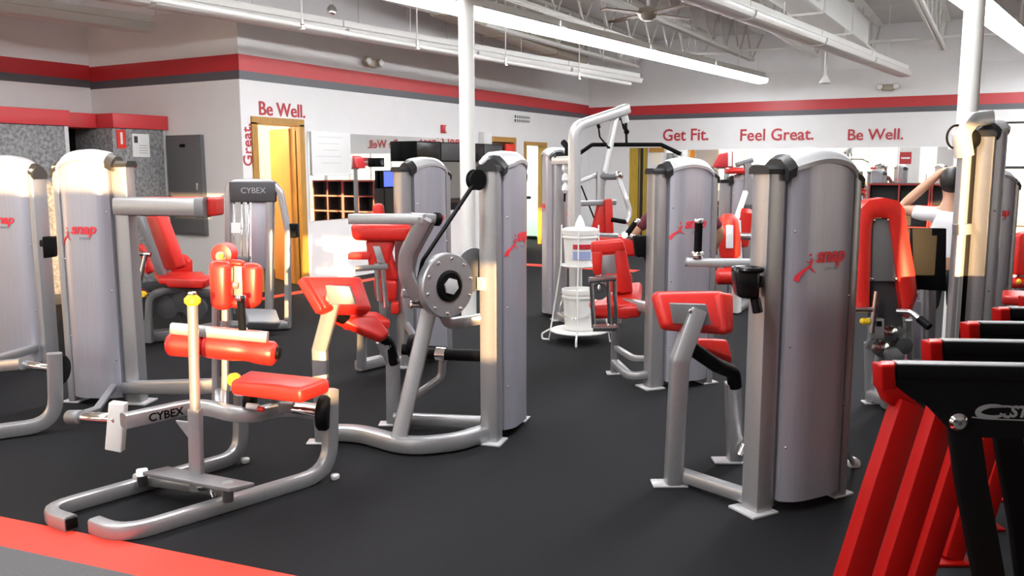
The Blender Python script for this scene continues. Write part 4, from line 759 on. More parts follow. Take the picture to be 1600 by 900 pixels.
# --- wipes stand with two white buckets
S = K('bucket_stand', 'white wire stand with ring shelves beside the weight machines', 'stand', WZ(903, 532))
sg_ = 7.5; cS = ground(W(905, 525, sg_)); zu, zl = W(905, 414, sg_).z, 0.10
def ring(k, c, r, z, rad=0.008, name='ring'):
    bm = bmesh.new(); b_sweep(bm, [c + V((math.cos(a) * r, math.sin(a) * r, z)) for a in [i * 2 * math.pi / 24 for i in range(25)]], rad, r=0, side=UP, seg=6); return k.fin(name, bm, 'white_paint')
ring(S, cS, 0.16, zu); ring(S, cS, 0.25, zl)
S.lathe('shelf', cS + UP * (zu - 0.012), UP, [(0.15, 0), (0.16, 0.004), (0.16, 0.010), (0.15, 0.012)], 'plastic_white'); S.lathe('shelf', cS + UP * (zl - 0.008), UP, [(0.22, 0), (0.25, 0.004), (0.25, 0.012), (0.22, 0.014)], 'plastic_white')
for j in range(4):
    a = math.radians(20 + 90 * j); d = V((math.cos(a), math.sin(a), 0)); S.tube('leg', [cS + d * 0.16 + UP * (zu + .35), cS + d * 0.165 + UP * zu, cS + d * 0.27 + UP * 0.0], 0.0065, m='white_paint', r=.02, seg=8)
    c = S.tube('foot_loop', [cS + d * 0.26 + UP * 0.10, cS + d * 0.33 + UP * 0.06, cS + d * 0.33 + UP * 0.01, cS + d * 0.27 + UP * 0.008], 0.008, m='white_paint', r=.02, seg=8)
def bucket(c, r0, r1, h, label, lid=False):
    k = K('white_bucket', label, 'bucket', c); prof = [(r0 * .9, 0), (r0, 0.006), (r1, h * 0.80), (r1 + .012, h * 0.80), (r1 + .012, h * .84), (r1 + .003, h * .84), (r1 + .004, h * .90), (r1 + .012, h * .90), (r1 + .012, h), (r1 - .006, h)]
    if not lid: prof += [(r1 - .008, h * .93)]
    k.lathe('shell', c, UP, prof, 'plastic_white'); return k
b1_ = bucket(cS + UP * (zl + 0.007), 0.125, 0.145, 0.36, 'open white plastic bucket on the lower ring of the wire stand')
b1_.tube('bail_handle', [cS + V((0.156, 0, zl + .30)), cS + V((0.165, -0.08, zl + 0.16)), cS + V((0.0, -0.175, zl + .12)), cS + V((-0.165, -.08, zl + .16)), cS + V((-.156, 0, zl + .30))], 0.004, m='chrome', r=.1, seg=6)
b2_ = bucket(cS + UP * (zu + 0.001), 0.13, 0.145, 0.30, 'labelled white wipes bucket with a tissue on the upper ring of the wire stand', True)
b2_.lathe('lid', cS + UP * (zu + .29), UP, [(0.16, 0), (0.162, 0.02), (0.13, 0.035), (0.03, 0.04)], 'plastic_white'); b2_.lathe('wipe', cS + UP * (zu + .325), UP, [(0.05, 0), (0.04, 0.04), (0.018, 0.09), (0.005, 0.11)], 'white', seg=9)
def curved_label(k, c, r, z0, z1, a0, a1, m):
    bm = bmesh.new(); vs = []
    for i in range(9):
        a = a0 + (a1 - a0) * i / 8; d = V((math.cos(a), math.sin(a), 0)); vs.append([bm.verts.new(c + d * rr + UP * z) for rr, z in ((r, z0), (r, z1), (r - .006, z1), (r - .006, z0))])
    for i in range(8):
        for j in range(4): bm.faces.new([vs[i][j], vs[i][(j + 1) % 4], vs[i + 1][(j + 1) % 4], vs[i + 1][j]])
    bm.faces.new(vs[0]); bm.faces.new(vs[-1]); return k.fin('label', bm, m)
av = math.atan2(TOC.y, TOC.x); curved_label(b2_, cS, 0.1455, zu + .06, zu + .13, av - .5, av + .6, 'label_blue'); curved_label(b2_, cS, 0.1475, zu + .15, zu + .19, av - .5, av + .6, 'stripe_red')

# --- machine G: shoulder / back machine of the second tower in the right-hand row
G_ = K('weight_machine', 'silver weight machine with pierced red back pad and broad red seat, by the wire stand', 'weight machine', (-2.2, 5.8, 0))
tower(G_, (-2.02, 5.60), (0.62, 0.78), L=0.43, Wd=0.20, H=1.585)
gG = 6.25
bm = bmesh.new(); b_pad(bm, Q([(924, 378), (974, 374), (980, 395), (925, 398)], gG), 0.09, 0.022); b_pad(bm, Q([(925, 392), (942, 392), (940, 430), (928, 430)], gG), 0.08, 0.015); b_pad(bm, Q([(960, 388), (979, 390), (990, 458), (968, 460)], gG), 0.09, 0.02); b_pad(bm, Q([(945, 428), (988, 428), (989, 460), (948, 456)], gG + .01), 0.08, 0.02); G_.fin('back_pad', bm, 'red_pad')
G_.pad('pad_plate', Q([(939, 400), (962, 398), (965, 430), (940, 432)], gG + 0.03), 0.03, 'silver', 0.004)
G_.pad('seat_pad', [W(940, 446, gG + .3), W(1003, 438, gG + .25), W(1000, 478, gG - .25), W(922, 480, gG - .2)], 0.10, 'red_pad', 0.035)
G_.pad('seat_front', Q([(922, 478), (1000, 474), (982, 500), (928, 494)], gG - .22), 0.2, 'red_pad', 0.02)
for x0_, x1_ in ((924, 928), (950, 953), (960, 963)): G_.tube('linkage', [W(x0_, 436, gG - .30), W(x1_, 512, gG - .28)], 0.016, m='chrome', seg=10)
G_.tube('linkage_head', [W(920, 438, gG - .3), W(962, 434, gG - .3)], 0.06, 0.04, m='chrome'); G_.lathe('linkage_wheel', W(936, 455, gG - .28), TOC, [(0.02, -.02), (0.06, -.02), (0.06, .02), (0.02, .02)], 'dark', seg=20); G_.tube('linkage_foot', [W(926, 512, gG - .28), W(963, 512, gG - .28)], 0.05, 0.05, m='chrome'); G_.cyl('wheel_pin', W(936, 455, gG - .3), W(936, 440, gG - .28), .015, 'chrome')
fG = WZ(960, 584); G_.tube('front_post', [ground(fG) + UP * .012, ground(fG) + UP * .55], 0.055, 0.05, m='grey_metal'); G_.box('foot_plate', ground(fG) + UP * .006, (0.12, 0.10, .012), RT, 'cap'); G_.tube('post_head', [ground(fG) + UP * .54, W(962, 480, gG + .05)], .06, .06, m='grey_metal')
G_.tube('base_loop', [ground(fG) + UP * .09, WZ(985, 590, .08), V((-2.03, 5.6, 0.10))], 0.05, 0.06, r=.1, side=UP); G_.tube('base_loop', [ground(fG) + UP * .20, WZ(990, 560, .18), V((-1.98, 5.66, 0.2))], 0.04, 0.04, r=.1, side=UP); G_.tube('frame_beam', [W(962, 470, gG + .05), V((-2.0, 5.62, .55))], 0.07, 0.08, side=UP)
G_.tube('back_support', [W(950, 415, gG + .07), W(968, 470, gG + .1)], .05, .05, m='grey_metal')
G_.pad('cup_holder', Q([(990, 369), (1019, 369), (1018, 402), (994, 402)], 5.9), 0.09, 'black', 0.012); G_.tube('cup_hook', [W(1010, 400, 5.92), W(1014, 414, 5.92)], 0.02, m='black')
G_.tube('handle', [W(994, 346, gG - .1), W(980, 366, gG - .15)], 0.020, m='black'); G_.cyl('handle_tip', W(993, 344, gG - .1), W(997, 349, gG - .1), 0.028, 'chrome'); G_.tube('handle_arm', [W(976, 367, gG - .15), W(992, 372, gG), W(1008, 385, 5.98)], 0.022, m='chrome', r=.04)

# --- machine H: preacher-curl machine with the nearest tower
H_ = K('weight_machine', 'silver curl machine with red angled arm pad, nearest the red and black cardio row', 'weight machine', (-1.0, 3.9, 0))
tower(H_, (-0.855, 3.755), (0.54, 0.84), L=0.47, Wd=0.20, H=1.60)
gH = 3.97; fp = WZ(1052, 757)
H_.tube('front_post', [ground(fp) + UP * .012, W(1062, 562, gH), W(1090, 484, gH + .05)], 0.095, 0.085, r=0.02, side=FH); H_.box('foot_plate', ground(fp) + UP * .006 - RT * 0.02, (0.17, 0.10, 0.012), RT, 'cap')
H_.tube('low_beam', [ground(fp) + UP * .05 + RT * .04, V((-0.87, 3.76, 0.05))], 0.06, 0.065, side=UP)
H_.pad('arm_pad', [W(1022, 453, 4.05), W(1134, 452, 4.12), W(1148, 520, 4.05), W(1040, 512, 3.98)], 0.085, 'red_pad', 0.03); H_.pad('arm_pad_end', [W(1126, 455, 4.08), W(1148, 458, 4.16), W(1148, 520, 4.10), W(1134, 520, 4.02)], 0.06, 'red_pad', 0.02)
plt = H_.pad('pad_plate', Q([(1047, 474), (1104, 476), (1112, 508), (1052, 506)], 3.985), 0.03, 'grey_metal', 0.004); bolt(H_, W(1078, 486, 3.975), TOC, 0.01, plt)
H_.pad('seat_pad', [W(1086, 526, 4.22), W(1140, 528, 4.30), W(1149, 568, 4.30), W(1105, 546, 4.18)], 0.09, 'red_pad', 0.025)
bp_ = WZ(1133, 721); H_.tube('black_support', [W(1075, 540, 4.02), W(1118, 570, 4.14), W(1146, 582, 4.28), W(1148, 604, 4.30)], 0.036, m='black', r=0.05); H_.tube('rear_post', [ground(bp_) + UP * .012 + RT * .05, W(1145, 598, 4.32)], 0.085, 0.075, side=FH); H_.box('foot_plate', ground(bp_) + UP * .006 + RT * .02, (0.17, 0.10, .012), RT, 'cap')
H_.tube('press_arm', [W(1074, 410, 3.86), W(1182, 411, 3.76)], 0.036, 0.045, m='silver', side=UP); H_.cyl('arm_cap', W(1071, 409, 3.86), W(1078, 410, 3.86), 0.021, 'grey_metal')
hg = H_.tube('handle', [W(1092, 346, 3.84), W(1090, 400, 3.84)], 0.018, m='black'); H_.cyl('handle_tip', W(1092, 342, 3.84), W(1092, 349, 3.84), 0.021, 'chrome', parent=hg); H_.cyl('handle_collar', W(1090, 393, 3.84), W(1090, 405, 3.84), 0.027, 'chrome', parent=hg)
cbm = Q([(1148, 420), (1190, 420), (1188, 470), (1154, 466)], 3.56); H_.pad('cup_holder', cbm, 0.09, 'black_gloss', 0.018); bm = bmesh.new(); b_sweep(bm, [W(1168, 421, 3.60) + V((math.cos(a) * .058, math.sin(a) * .045, 0)) for a in [i * math.pi / 8 for i in range(17)]], .012, r=0, side=UP, seg=8); H_.fin('cup_rim', bm, 'black_gloss'); H_.tube('cup_hook', [W(1180, 466, 3.58), W(1184, 488, 3.58)], 0.022, m='black_gloss')
H_.tube('cup_arm', [W(1185, 440, 3.58), W(1190, 440, 3.70)], .03, .05, m='black'); H_.tube('low_lever', [W(1165, 690, 4.28), W(1156, 712, 4.25)], 0.018, m='chrome'); H_.tube('lever_stay', [W(1165, 692, 4.28), W(1180, 660, 4.1), V((-0.82, 3.82, 0.35))], 0.02, m='chrome', r=.04)
# pedal disc peeping out at the tower's far side
H_.lathe('rear_disc', W(1334, 724, 4.25), TOC, [(0.02, -.02), (0.03, -.02), (0.032, .01), (0.02, .015)], 'white', seg=16); H_.tube('disc_stay', [W(1334, 724, 4.27), V((-0.555, 4.19, 0.2))], .015, .03)

# --- machine I: chest machine with tall red backrest, behind the nearest tower
I_ = K('weight_machine', 'chest machine with tall red arched backrest on a dark frame, beside the black board', 'weight machine', (-0.55, 5.6, 0))
gI = 5.15
bm = bmesh.new()
def arch_pad(bm, outer, inner, g, th):
    fo = [W(x, y, g) for x, y in outer]; fi = [W(x, y, g) for x, y in inner]; bo = [W(x, y, g) + FH * th for x, y in outer]; bi = [W(x, y, g) + FH * th for x, y in inner]
    vf = [[bm.verts.new(p) for p in L] for L in (fo, fi, bo, bi)]; n = len(outer)
    mid = [bm.verts.new((fo[i] + fi[i]) / 2 - FH * 0.02) for i in range(n)]
    for i in range(n - 1):
        for q in ((vf[0][i], vf[0][i + 1], mid[i + 1], mid[i]), (mid[i], mid[i + 1], vf[1][i + 1], vf[1][i]), (vf[2][i], vf[2][i + 1], vf[3][i + 1], vf[3][i]), (vf[0][i], vf[0][i + 1], vf[2][i + 1], vf[2][i]), (vf[1][i], vf[1][i + 1], vf[3][i + 1], vf[3][i])): bm.faces.new(q)
    for i in (0, n - 1): bm.faces.new([vf[0][i], mid[i], vf[1][i], vf[3][i], vf[2][i]])
arch_pad(bm, [(1339, 486), (1341, 420), (1343, 350), (1345, 326), (1358, 313), (1382, 309), (1404, 314), (1414, 328), (1420, 370), (1430, 430), (1434, 462), (1420, 498)], [(1358, 486), (1360, 420), (1362, 360), (1363, 348), (1366, 341), (1378, 340), (1388, 341), (1391, 348), (1396, 380), (1402, 430), (1408, 470), (1410, 490)], gI, 0.10)
I_.fin('backrest', bm, 'red_pad', sharp=60)
I_.pad('back_plate', Q([(1364, 342), (1390, 342), (1404, 440), (1358, 440)], gI + 0.02), 0.05, 'grey_metal', 0.006); I_.pad('back_spine', Q([(1358, 438), (1406, 438), (1412, 515), (1362, 515)], gI + 0.05), 0.06, 'dark', 0.008)
for x, y in ((1364, 344), (1389, 344), (1361, 436), (1401, 436)): bolt(I_, W(x, y, gI + .015), TOC, 0.012)
I_.tube('adjust_rod', [W(1370, 455, gI - .03), W(1362, 520, gI - .03)], 0.018, m='chrome'); I_.pad('adjust_block', Q([(1360, 498), (1382, 498), (1382, 530), (1360, 530)], gI - .04), 0.05, 'silver', 0.006); I_.pad('block_window', Q([(1370, 502), (1378, 502), (1378, 510), (1370, 510)], gI - .045), 0.01, 'black', 0); I_.lathe('knob', W(1352, 502, gI - .03), RT, [(0.012, -.03), (0.02, -.02), (0.02, .02), (0.01, .03)], 'yellow', seg=12)
lg = WZ(1360, 630); I_.tube('front_leg', [ground(lg) + UP * .012, W(1358, 535, 5.44)], 0.06, 0.05); I_.box('foot_plate', ground(lg) + UP * .006, (0.10, .08, .012), RT, 'cap'); I_.tube('leg_head', [W(1358, 540, 5.44), W(1370, 522, gI)], 0.05, 0.05)
I_.tube('handle', [W(1402, 486, gI - .05), W(1422, 487, gI - .1), W(1448, 508, gI - .2)], 0.018, m='chrome', r=.05); I_.tube('handle_grip', [W(1436, 498, gI - .16), W(1452, 511, gI - .22)], 0.023, m='black'); I_.tube('handle', [W(1362, 484, gI - .05), W(1336, 484, gI - .05)], 0.016, m='chrome')
for i, (x, y) in enumerate(((1388, 520), (1402, 512), (1412, 540), (1376, 545), (1396, 555))): I_.lathe('linkage_wheel', W(x, y, gI + .05 + .03 * (i % 2)), TOC, [(0.015, -.03), (0.05, -.02), (0.05, .02), (0.015, .03)], ('chrome', 'grey_metal', 'dark')[i % 3], seg=16)
for x0_, y0_, x1_, y1_ in ((1388, 515, 1380, 620), (1404, 510, 1412, 620), (1376, 540, 1366, 600), (1420, 500, 1424, 610)): I_.tube('linkage', [W(x0_, y0_, gI + .08), W(x1_, y1_, gI + .12)], 0.022, m='silver')
I_.tube('seat_post', [W(1386, 500, gI + .1), ground(W(1390, 600, 5.3)) + UP * .02], 0.08, 0.08, m='grey_metal'); I_.tube('base_beam', [ground(lg) + UP * .06, ground(W(1390, 600, 5.3)) + UP * .06, ground(W(1450, 600, 5.6)) + UP * .06], 0.08, 0.08, r=.05, side=UP)
I_.tube('side_post', [ground(W(1447, 600, 5.6)) + UP * .02, W(1447, 440, 5.6)], 0.07, 0.06); I_.pad('side_cover', Q([(1424, 470), (1440, 470), (1440, 560), (1424, 560)], 5.5), 0.06, 'shroud', 0.008); I_.tube('side_rod', [W(1432, 455, 5.52), W(1430, 470, 5.52)], .02, m='chrome'); I_.tube('cover_stay', [ground(W(1432, 600, 5.5)) + UP * .06, W(1432, 556, 5.53)], .05, .05)
bb1 = I_.pad('black_board', Q([(1425, 356), (1479, 357), (1478, 455), (1428, 452)], 5.35), 0.03, 'black', 0.003, label='black rectangular board'); I_.tube('board_post', [W(1455, 452, 5.38), ground(W(1455, 560, 5.5)) + UP * .06], 0.05, 0.05, m='silver'); I_.tube('board_arm', [W(1440, 420, 5.40), W(1447, 445, 5.58)], 0.04, .04)
bagp = W(1446, 556, 5.85); k = K('pink_bag', 'small pink bag on the floor below the black board', 'bag', ground(bagp)); k.pad('body', [ground(bagp) + RT * -.08 + UP * .36, ground(bagp) + RT * .08 + UP * .36, ground(bagp) + RT * .11 + UP * .005, ground(bagp) - RT * .11 + UP * .005], 0.12, 'pink', .03); k.tube('strap', [ground(bagp) + RT * -.05 + UP * .34 + FH * .06, ground(bagp) + UP * .44 + FH * .06, ground(bagp) + RT * .05 + UP * .34 + FH * .06], .008, m='pink', r=.04, seg=8)

# --- machine J: tall cable tower at right and K: shrouded tower behind it
J = K('weight_machine', 'tall cable tower with grooved rail and top pulley, in front of the white column', 'weight machine', (0.3, 5.2, 0))
gJ = 5.3; pj = ground(W(1538, 250, gJ)); uj = V((0.07, 1, 0)); ztJ = W(1540, 190, gJ).z
tower(J, (pj.x, pj.y), (uj.x, uj.y), L=0.36, Wd=0.17, H=ztJ + 0.02, logo=False, colw=0.11)
rl = ground(W(1503, 300, gJ - .1)); J.tube('guide_rail', [rl + UP * .012, rl + UP * W(1503, 240, gJ - .1).z], 0.075, 0.06, side=FH); J.tube('rail_groove', [rl + UP * .1 - FH * .032, rl + UP * (W(1503, 245, gJ - .1).z) - FH * .032], 0.012, 0.01, m='cap', side=FH); J.tube('rail_back', [ground(W(1519, 300, gJ)) + UP * .02, W(1519, 225, gJ)], 0.04, 0.06, m='black', side=FH)
bm = bmesh.new(); b_sweep(bm, [W(1494, 214, gJ - .1) + (RT * math.cos(t) * .055 + UP * math.sin(t) * .068) for t in [math.radians(75 + i * 12) for i in range(16)]], .007, r=0, side=FH, seg=8); J.fin('cable_loop', bm, 'black')
J.tube('top_arm', [rl + UP * (W(1503, 245, gJ - .1).z), W(1501, 206, gJ - .1), W(1516, 188, gJ - .05), W(1545, 184, gJ)], 0.085, 0.09, m='cap', r=.08); J.cyl('pulley', W(1516, 218, gJ - .08) - FH * .02, W(1516, 218, gJ - .08) + FH * .03, 0.06, 'black'); J.tube('base_beam', [rl + UP * .05, V((pj.x, pj.y, .05))], .08, .08, side=UP); J.tube('carriage', [W(1503, 350, gJ - .15), W(1503, 366, gJ - .15)], .09, .09, m='grey_metal'); J.box('foot_plate', rl + UP * .006, (.14, .12, .012), RT, 'cap')
Kt = K('weight_machine', 'shrouded silver weight tower with red logo, behind the tall cable tower', 'weight machine', W(1565, 480, 7.2))
pk = ground(W(1512, 300, 7.2)); tower(Kt, (pk.x, pk.y), (0.75, 0.66), L=0.42, Wd=0.2, H=1.50); Kt.tube('base_beam', [V((pk.x, pk.y, .05)), V((pk.x + .5, pk.y - .5, .05))], .08, .09, side=UP); Kt.tube('side_post', [V((pk.x + .5, pk.y - .5, .05)), V((pk.x + .5, pk.y - .5, .5))], .07, .07); Kt.pad('seat_pad', [V((pk.x + .3, pk.y - .35, .56)), V((pk.x + .75, pk.y - .35, .56)), V((pk.x + .75, pk.y - .75, .56)), V((pk.x + .3, pk.y - .75, .56))], .07, 'red_pad', .02)
# --- machine L: red machine at the far right by window
L_ = K('weight_machine', 'red-padded weight machine standing by the bright window at the back', 'weight machine', ground(W(1595, 450, 8.8)))
gL = 8.8; L_.pad('back_pad', Q([(1592, 366), (1612, 360), (1616, 430), (1586, 430)], gL), .12, 'red_pad', .03); L_.pad('seat_pad', [W(1570, 424, gL + .3), W(1620, 424, gL + .3), W(1618, 440, gL - .1), W(1572, 440, gL - .1)], .08, 'red_pad', .03); L_.pad('roller', Q([(1573, 372), (1584, 372), (1584, 390), (1573, 390)], gL + .2), .1, 'red_pad', .03); L_.tube('post', [W(1600, 400, gL + .1), ground(W(1600, 450, gL + .1)) + UP * .01], .08, .08); L_.tube('lever', [W(1580, 390, gL + .2), W(1594, 430, gL + .1)], .03, m='grey_metal'); L_.tube('base_beam', [ground(W(1570, 450, gL)) + UP * .05, ground(W(1620, 450, gL)) + UP * .05], .08, .09, side=UP); L_.lathe('knob', W(1592, 440, gL - .2), TOC, [(.015, -.02), (.03, 0), (.015, .02)], 'yellow', seg=10); L_.tube('knob_stem', [W(1592, 440, gL - .2), W(1598, 440, gL + .1)], .012, m='chrome', seg=8); L_.tube('seat_post', [W(1580, 436, gL + .05), ground(W(1580, 450, gL)) + UP * .05], .07, .07)
# --- machine M: machine seen between the two right-hand towers
Mm = K('weight_machine', 'grey machine with rounded white cap and two red roller pads, seen between the right-hand towers', 'weight machine', ground(W(1150, 440, 9.4)))
gM = 9.4; pm = ground(W(1128, 440, gM)); tower(Mm, (pm.x, pm.y), (0.86, 0.5), L=0.46, Wd=0.2, H=1.46, logo=False)
Mm.lathe('roller_pad', W(1139, 372, 8.6), (V((0, 0, 1)) - RT * .1), [(.04, -.22), (.10, -.18), (.115, 0), (.10, .18), (.05, .24)], 'red_pad'); Mm.lathe('roller_pad', W(1160, 356, 8.9), UP + RT * .1, [(.05, -.2), (.085, -.18), (.09, .16), (.06, .2)], 'red_pad')
Mm.pad('pad_plate', Q([(1135, 352), (1146, 352), (1146, 388), (1135, 388)], 8.47), .03, 'white', .006); Mm.tube('pad_arm', [W(1165, 300, 9.0), W(1150, 345, 8.8)], .05, .05, m='white_paint'); Mm.tube('arm_bar', [W(1122, 368, 8.7), W(1182, 370, 8.7)], .035, m='silver'); Mm.tube('pad_post', [W(1150, 345, 8.8), W(1152, 400, 8.85), ground(W(1152, 440, 8.9)) + UP * .02], .08, .08, m='white_paint', r=.05); Mm.pad('seat_pad', [W(1130, 402, 8.9), W(1165, 402, 8.9), W(1163, 414, 8.6), W(1130, 414, 8.6)], .08, 'red_pad', .03); Mm.tube('upright', [W(1168, 255, 9.3), ground(W(1168, 440, 9.3)) + UP * .02], .08, .08); Mm.tube('top_arm', [W(1150, 258, 9.3), W(1176, 250, 9.3)], .06, .05, m='grey_metal'); Mm.pad('top_pad', Q([(1138, 262), (1165, 262), (1165, 272), (1138, 272)], 9.2), .2, 'red_pad', .03); Mm.tube('top_pad_stay', [W(1160, 266, 9.3), W(1168, 268, 9.3)], .04, .04); Mm.tube('base_beam', [pm + UP * .05, ground(W(1168, 440, 9.3)) + UP * .05, ground(W(1152, 440, 8.9)) + UP * .05], .08, .08, side=UP); Mm.box('weight_box', W(1172, 330, 9.25), (.12, .1, .14), RT, 'dark'); Mm.lathe('low_roller', W(1140, 432, 8.5), RT, [(.05, -.14), (.08, -.12), (.08, .12), (.05, .14)], 'red_pad'); Mm.tube('low_stay', [W(1140, 432, 8.55), ground(W(1152, 440, 8.9)) + UP * .25], .03, m='silver')
# --- red display rack far behind, by the back wall
Nr = K('sign_stand', 'dark red slanted sign on a grey post near the back wall between the towers', 'sign', ground(W(1140, 420, 14.5)))
Nr.pad('header', Q([(1128, 240), (1146, 236), (1146, 262), (1116, 262)], 14.4), .2, 'stripe_red', .02); Nr.pad('sign_strip', Q([(1138, 238), (1144, 238), (1144, 260), (1138, 260)], 14.36), .03, 'white', .006); Nr.tube('post', [W(1136, 258, 14.45), ground(W(1136, 258, 14.45)) + UP * .02], .08, .08, m='silver'); Nr.box('base', ground(W(1136, 258, 14.45)) + UP * .02, (.5, .4, .04), RT, 'grey_metal'); Nr.tube('cross_arm', [W(1120, 262, 14.45), W(1160, 262, 14.45)], .04, .04)
# stationary bike seen through doorway 3
bk = V((XB - 0.9, 15.9, 0)); k = K('exercise_bike', 'small black and white exercise bike inside the pale green room', 'exercise bike', bk)
k.lathe('flywheel', bk + V((0, -.35, .35)), (1, 0, 0), [(.05, -.03), (.24, -.03), (.24, .03), (.05, .03)], 'black', seg=28); k.tube('frame', [bk + V((0, -.35, .35)), bk + V((0, 0, .45)), bk + V((0, .25, .75))], .05, .05, m='white', r=.1); k.tube('handlebar_post', [bk + V((0, -.3, .4)), bk + V((0, -.45, 1.05))], .045, .045, m='white'); k.tube('handlebar', [bk + V((-.2, -.5, 1.08)), bk + V((.2, -.5, 1.08))], .02, m='black'); k.pad('saddle', [bk + V((-.1, .12, .86)), bk + V((.1, .12, .86)), bk + V((.12, .42, .86)), bk + V((-.12, .42, .86))], .06, 'black', .02); k.tube('seat_post', [bk + V((0, .2, .6)), bk + V((0, .28, .84))], .025, m='chrome')
for yy in (-.5, .4): k.tube('foot_bar', [bk + V((-.25, yy, .04)), bk + V((.25, yy, .04))], .035, m='black')
k.tube('stay', [bk + V((0, -.5, .05)), bk + V((0, -.35, .35))], .03, m='white'); k.tube('stay', [bk + V((0, .4, .05)), bk + V((0, .1, .52))], .03, m='white')

# ------------------------------------------------------------------ row of red and black cardio machines (right front)
def cardio():
    k = K('cardio_machine', 'x', 'cardio machine', (-0.25, 2.6, 0), 'row of red and black cardio machines')
    g0 = 2.43
    lt = W(1417, 632, g0 - .02); lm = W(1372, 770, g0 - .10); lb_ = WZ(1262, 1120, 0.0)
    k.tube('red_leg', [ground(lb_) + UP * .01, lm.lerp(lb_, .3), lm, lt], 0.07, 0.074, m='red_paint', r=0.5, side=FH, ch=.07)
    k.box('foot_flange', ground(lb_) + UP * .007, (0.15, 0.13, 0.014), RT, 'red_paint')
    k.tube('leg_cap', [W(1388, 600, g0), W(1387, 568, g0)], 0.042, 0.06, m='red_paint', side=FH); k.pad('leg_knee', Q([(1376, 572), (1399, 572), (1402, 612), (1378, 612)], g0 - .035), 0.065, 'red_paint', .006); k.pad('leg_shoulder', Q([(1378, 606), (1402, 604), (1448, 640), (1390, 634)], g0 - .035), 0.065, 'red_paint', .008); k.pad('cap_top', [W(1375, 563, g0 + .02), W(1399, 563, g0 + .02), W(1399, 570, g0 - .03), W(1375, 570, g0 - .03)], 0.02, 'red_pad', .004)
    # black beam with deep side plate running toward the window side
    zb = W(1398, 566, g0).z; bd = (RT * 0.995 - FH * 0.10).normalized(); s0 = W(1396, 575, g0); s0.z = zb
    e1 = s0 + bd * 1.25; k.tube('beam', [s0 - UP * .022, e1 - UP * .022], 0.06, 0.044, m='black', side=bd.cross(UP), ch=.2); k.tube('beam_trim', [s0 - UP * .0015 + bd * .004, e1 - UP * .0015], 0.05, 0.006, m='grey_metal', side=bd.cross(UP), ch=.2)
    def sp(s, dz): return s0 + bd * s + UP * dz
    bm = bmesh.new(); out = [(0.0, -.02), (1.25, -.02), (1.25, -.21), (0.20, -.21), (0.155, -.185), (0.10, -.125), (0.05, -.10), (0.0, -.075)]
    nb_ = bd.cross(UP)
    fr = [bm.verts.new(sp(s, z) + nb_ * 0.022) for s, z in out]; bk_ = [bm.verts.new(sp(s, z) - nb_ * 0.022) for s, z in out]
    bm.faces.new(fr); bm.faces.new(bk_)
    for i in range(len(out)): bm.faces.new([fr[i], fr[(i + 1) % len(out)], bk_[(i + 1) % len(out)], bk_[i]])
    pltx = k.fin('side_plate', bm, 'black')
    bp = sp(0.178, -0.165) + nb_ * .022; k.lathe('pivot_bolt', bp, nb_, [(.026, 0), (.026, .006), (.018, .014), (.006, .016)], 'chrome', parent=pltx, seg=24); k.cyl('bolt_socket', bp + nb_ * .0145, bp + nb_ * .0175, .006, 'dark', parent=pltx, seg=6)
    lo = sp(0.255, -0.150) + nb_ * .0235
    bm = bmesh.new()                        # lozenge badge outline, swirl and letters
    def on(x, y): return lo + bd * x + UP * y
    def ribbon(pp, w):
        vs = []
        for i, (x, y) in enumerate(pp):
            a, c = pp[max(0, i - 1)], pp[min(len(pp) - 1, i + 1)]; d = V((c[0] - a[0], c[1] - a[1])); d.normalize(); ww = w[i] if isinstance(w, list) else w
            vs.append((bm.verts.new(on(x - d.y * ww, y + d.x * ww)), bm.verts.new(on(x + d.y * ww, y - d.x * ww))))
        for i in range(len(vs) - 1): bm.faces.new([vs[i][0], vs[i][1], vs[i + 1][1], vs[i + 1][0]])
    ribbon([(-.04, 0.0), (.0, -.004), (.14, -.006), (.30, -.008)], .0018)
    N = 26; pp = [(0.016 + 0.040 * math.cos(t) + .008 * math.sin(t), .018 + .017 * math.sin(t)) for t in [math.radians(50 + 290 * i / N) for i in range(N + 1)]]; ribbon(pp, [0.002 + .006 * math.sin(math.pi * i / N) for i in range(N + 1)]); ribbon([(.012, .031), (.05, .034), (.075, .032)], .003); ribbon([(.035, .012), (.05, .004), (.062, .003)], .004)
    b_text(bm, 'STAR', 0.045, lambda x, y, z: on(.060 + x, .004 + y), shear=.2, bold=.002); k.fin('badge', bm, 'silver', pltx)
    k.tube('black_leg', [sp(.20, -.17), sp(.235, -.35), sp(.30, -.62), V((sp(.36, 0).x, sp(.36, 0).y, 0.012))], 0.045, 0.085, m='black', r=.3, side=nb_); k.tube('black_leg', [sp(1.10, -.15), V((sp(1.15, 0).x, sp(1.15, 0).y, 0.012))], 0.045, 0.085, m='black', side=nb_)
    k.tube('foot_bar', [V((sp(.34, 0).x, sp(.34, 0).y, .02)), V((sp(1.18, 0).x, sp(1.18, 0).y, .02))], .08, .04, m='black', side=UP)
    return k
def copy_tree(o, parent=None):
    c = o.copy(); COL.objects.link(c); c.parent = parent
    for ch in o.children: copy_tree(ch, c)
    return c
c0 = cardio().o; ords = ('first', 'second', 'third', 'fourth', 'fifth', 'sixth')
for i in range(6):
    o = c0 if i == 0 else copy_tree(c0)
    o.location = V((-0.25, 2.6, 0)) + V((0.098, 0.425, 0)) * i
    o['label'] = '%s red-legged black cardio machine of the row, counting toward the cable tower' % ords[i] if i else 'red-legged black cardio machine with silver badge, first of the row, farthest from the cable tower'

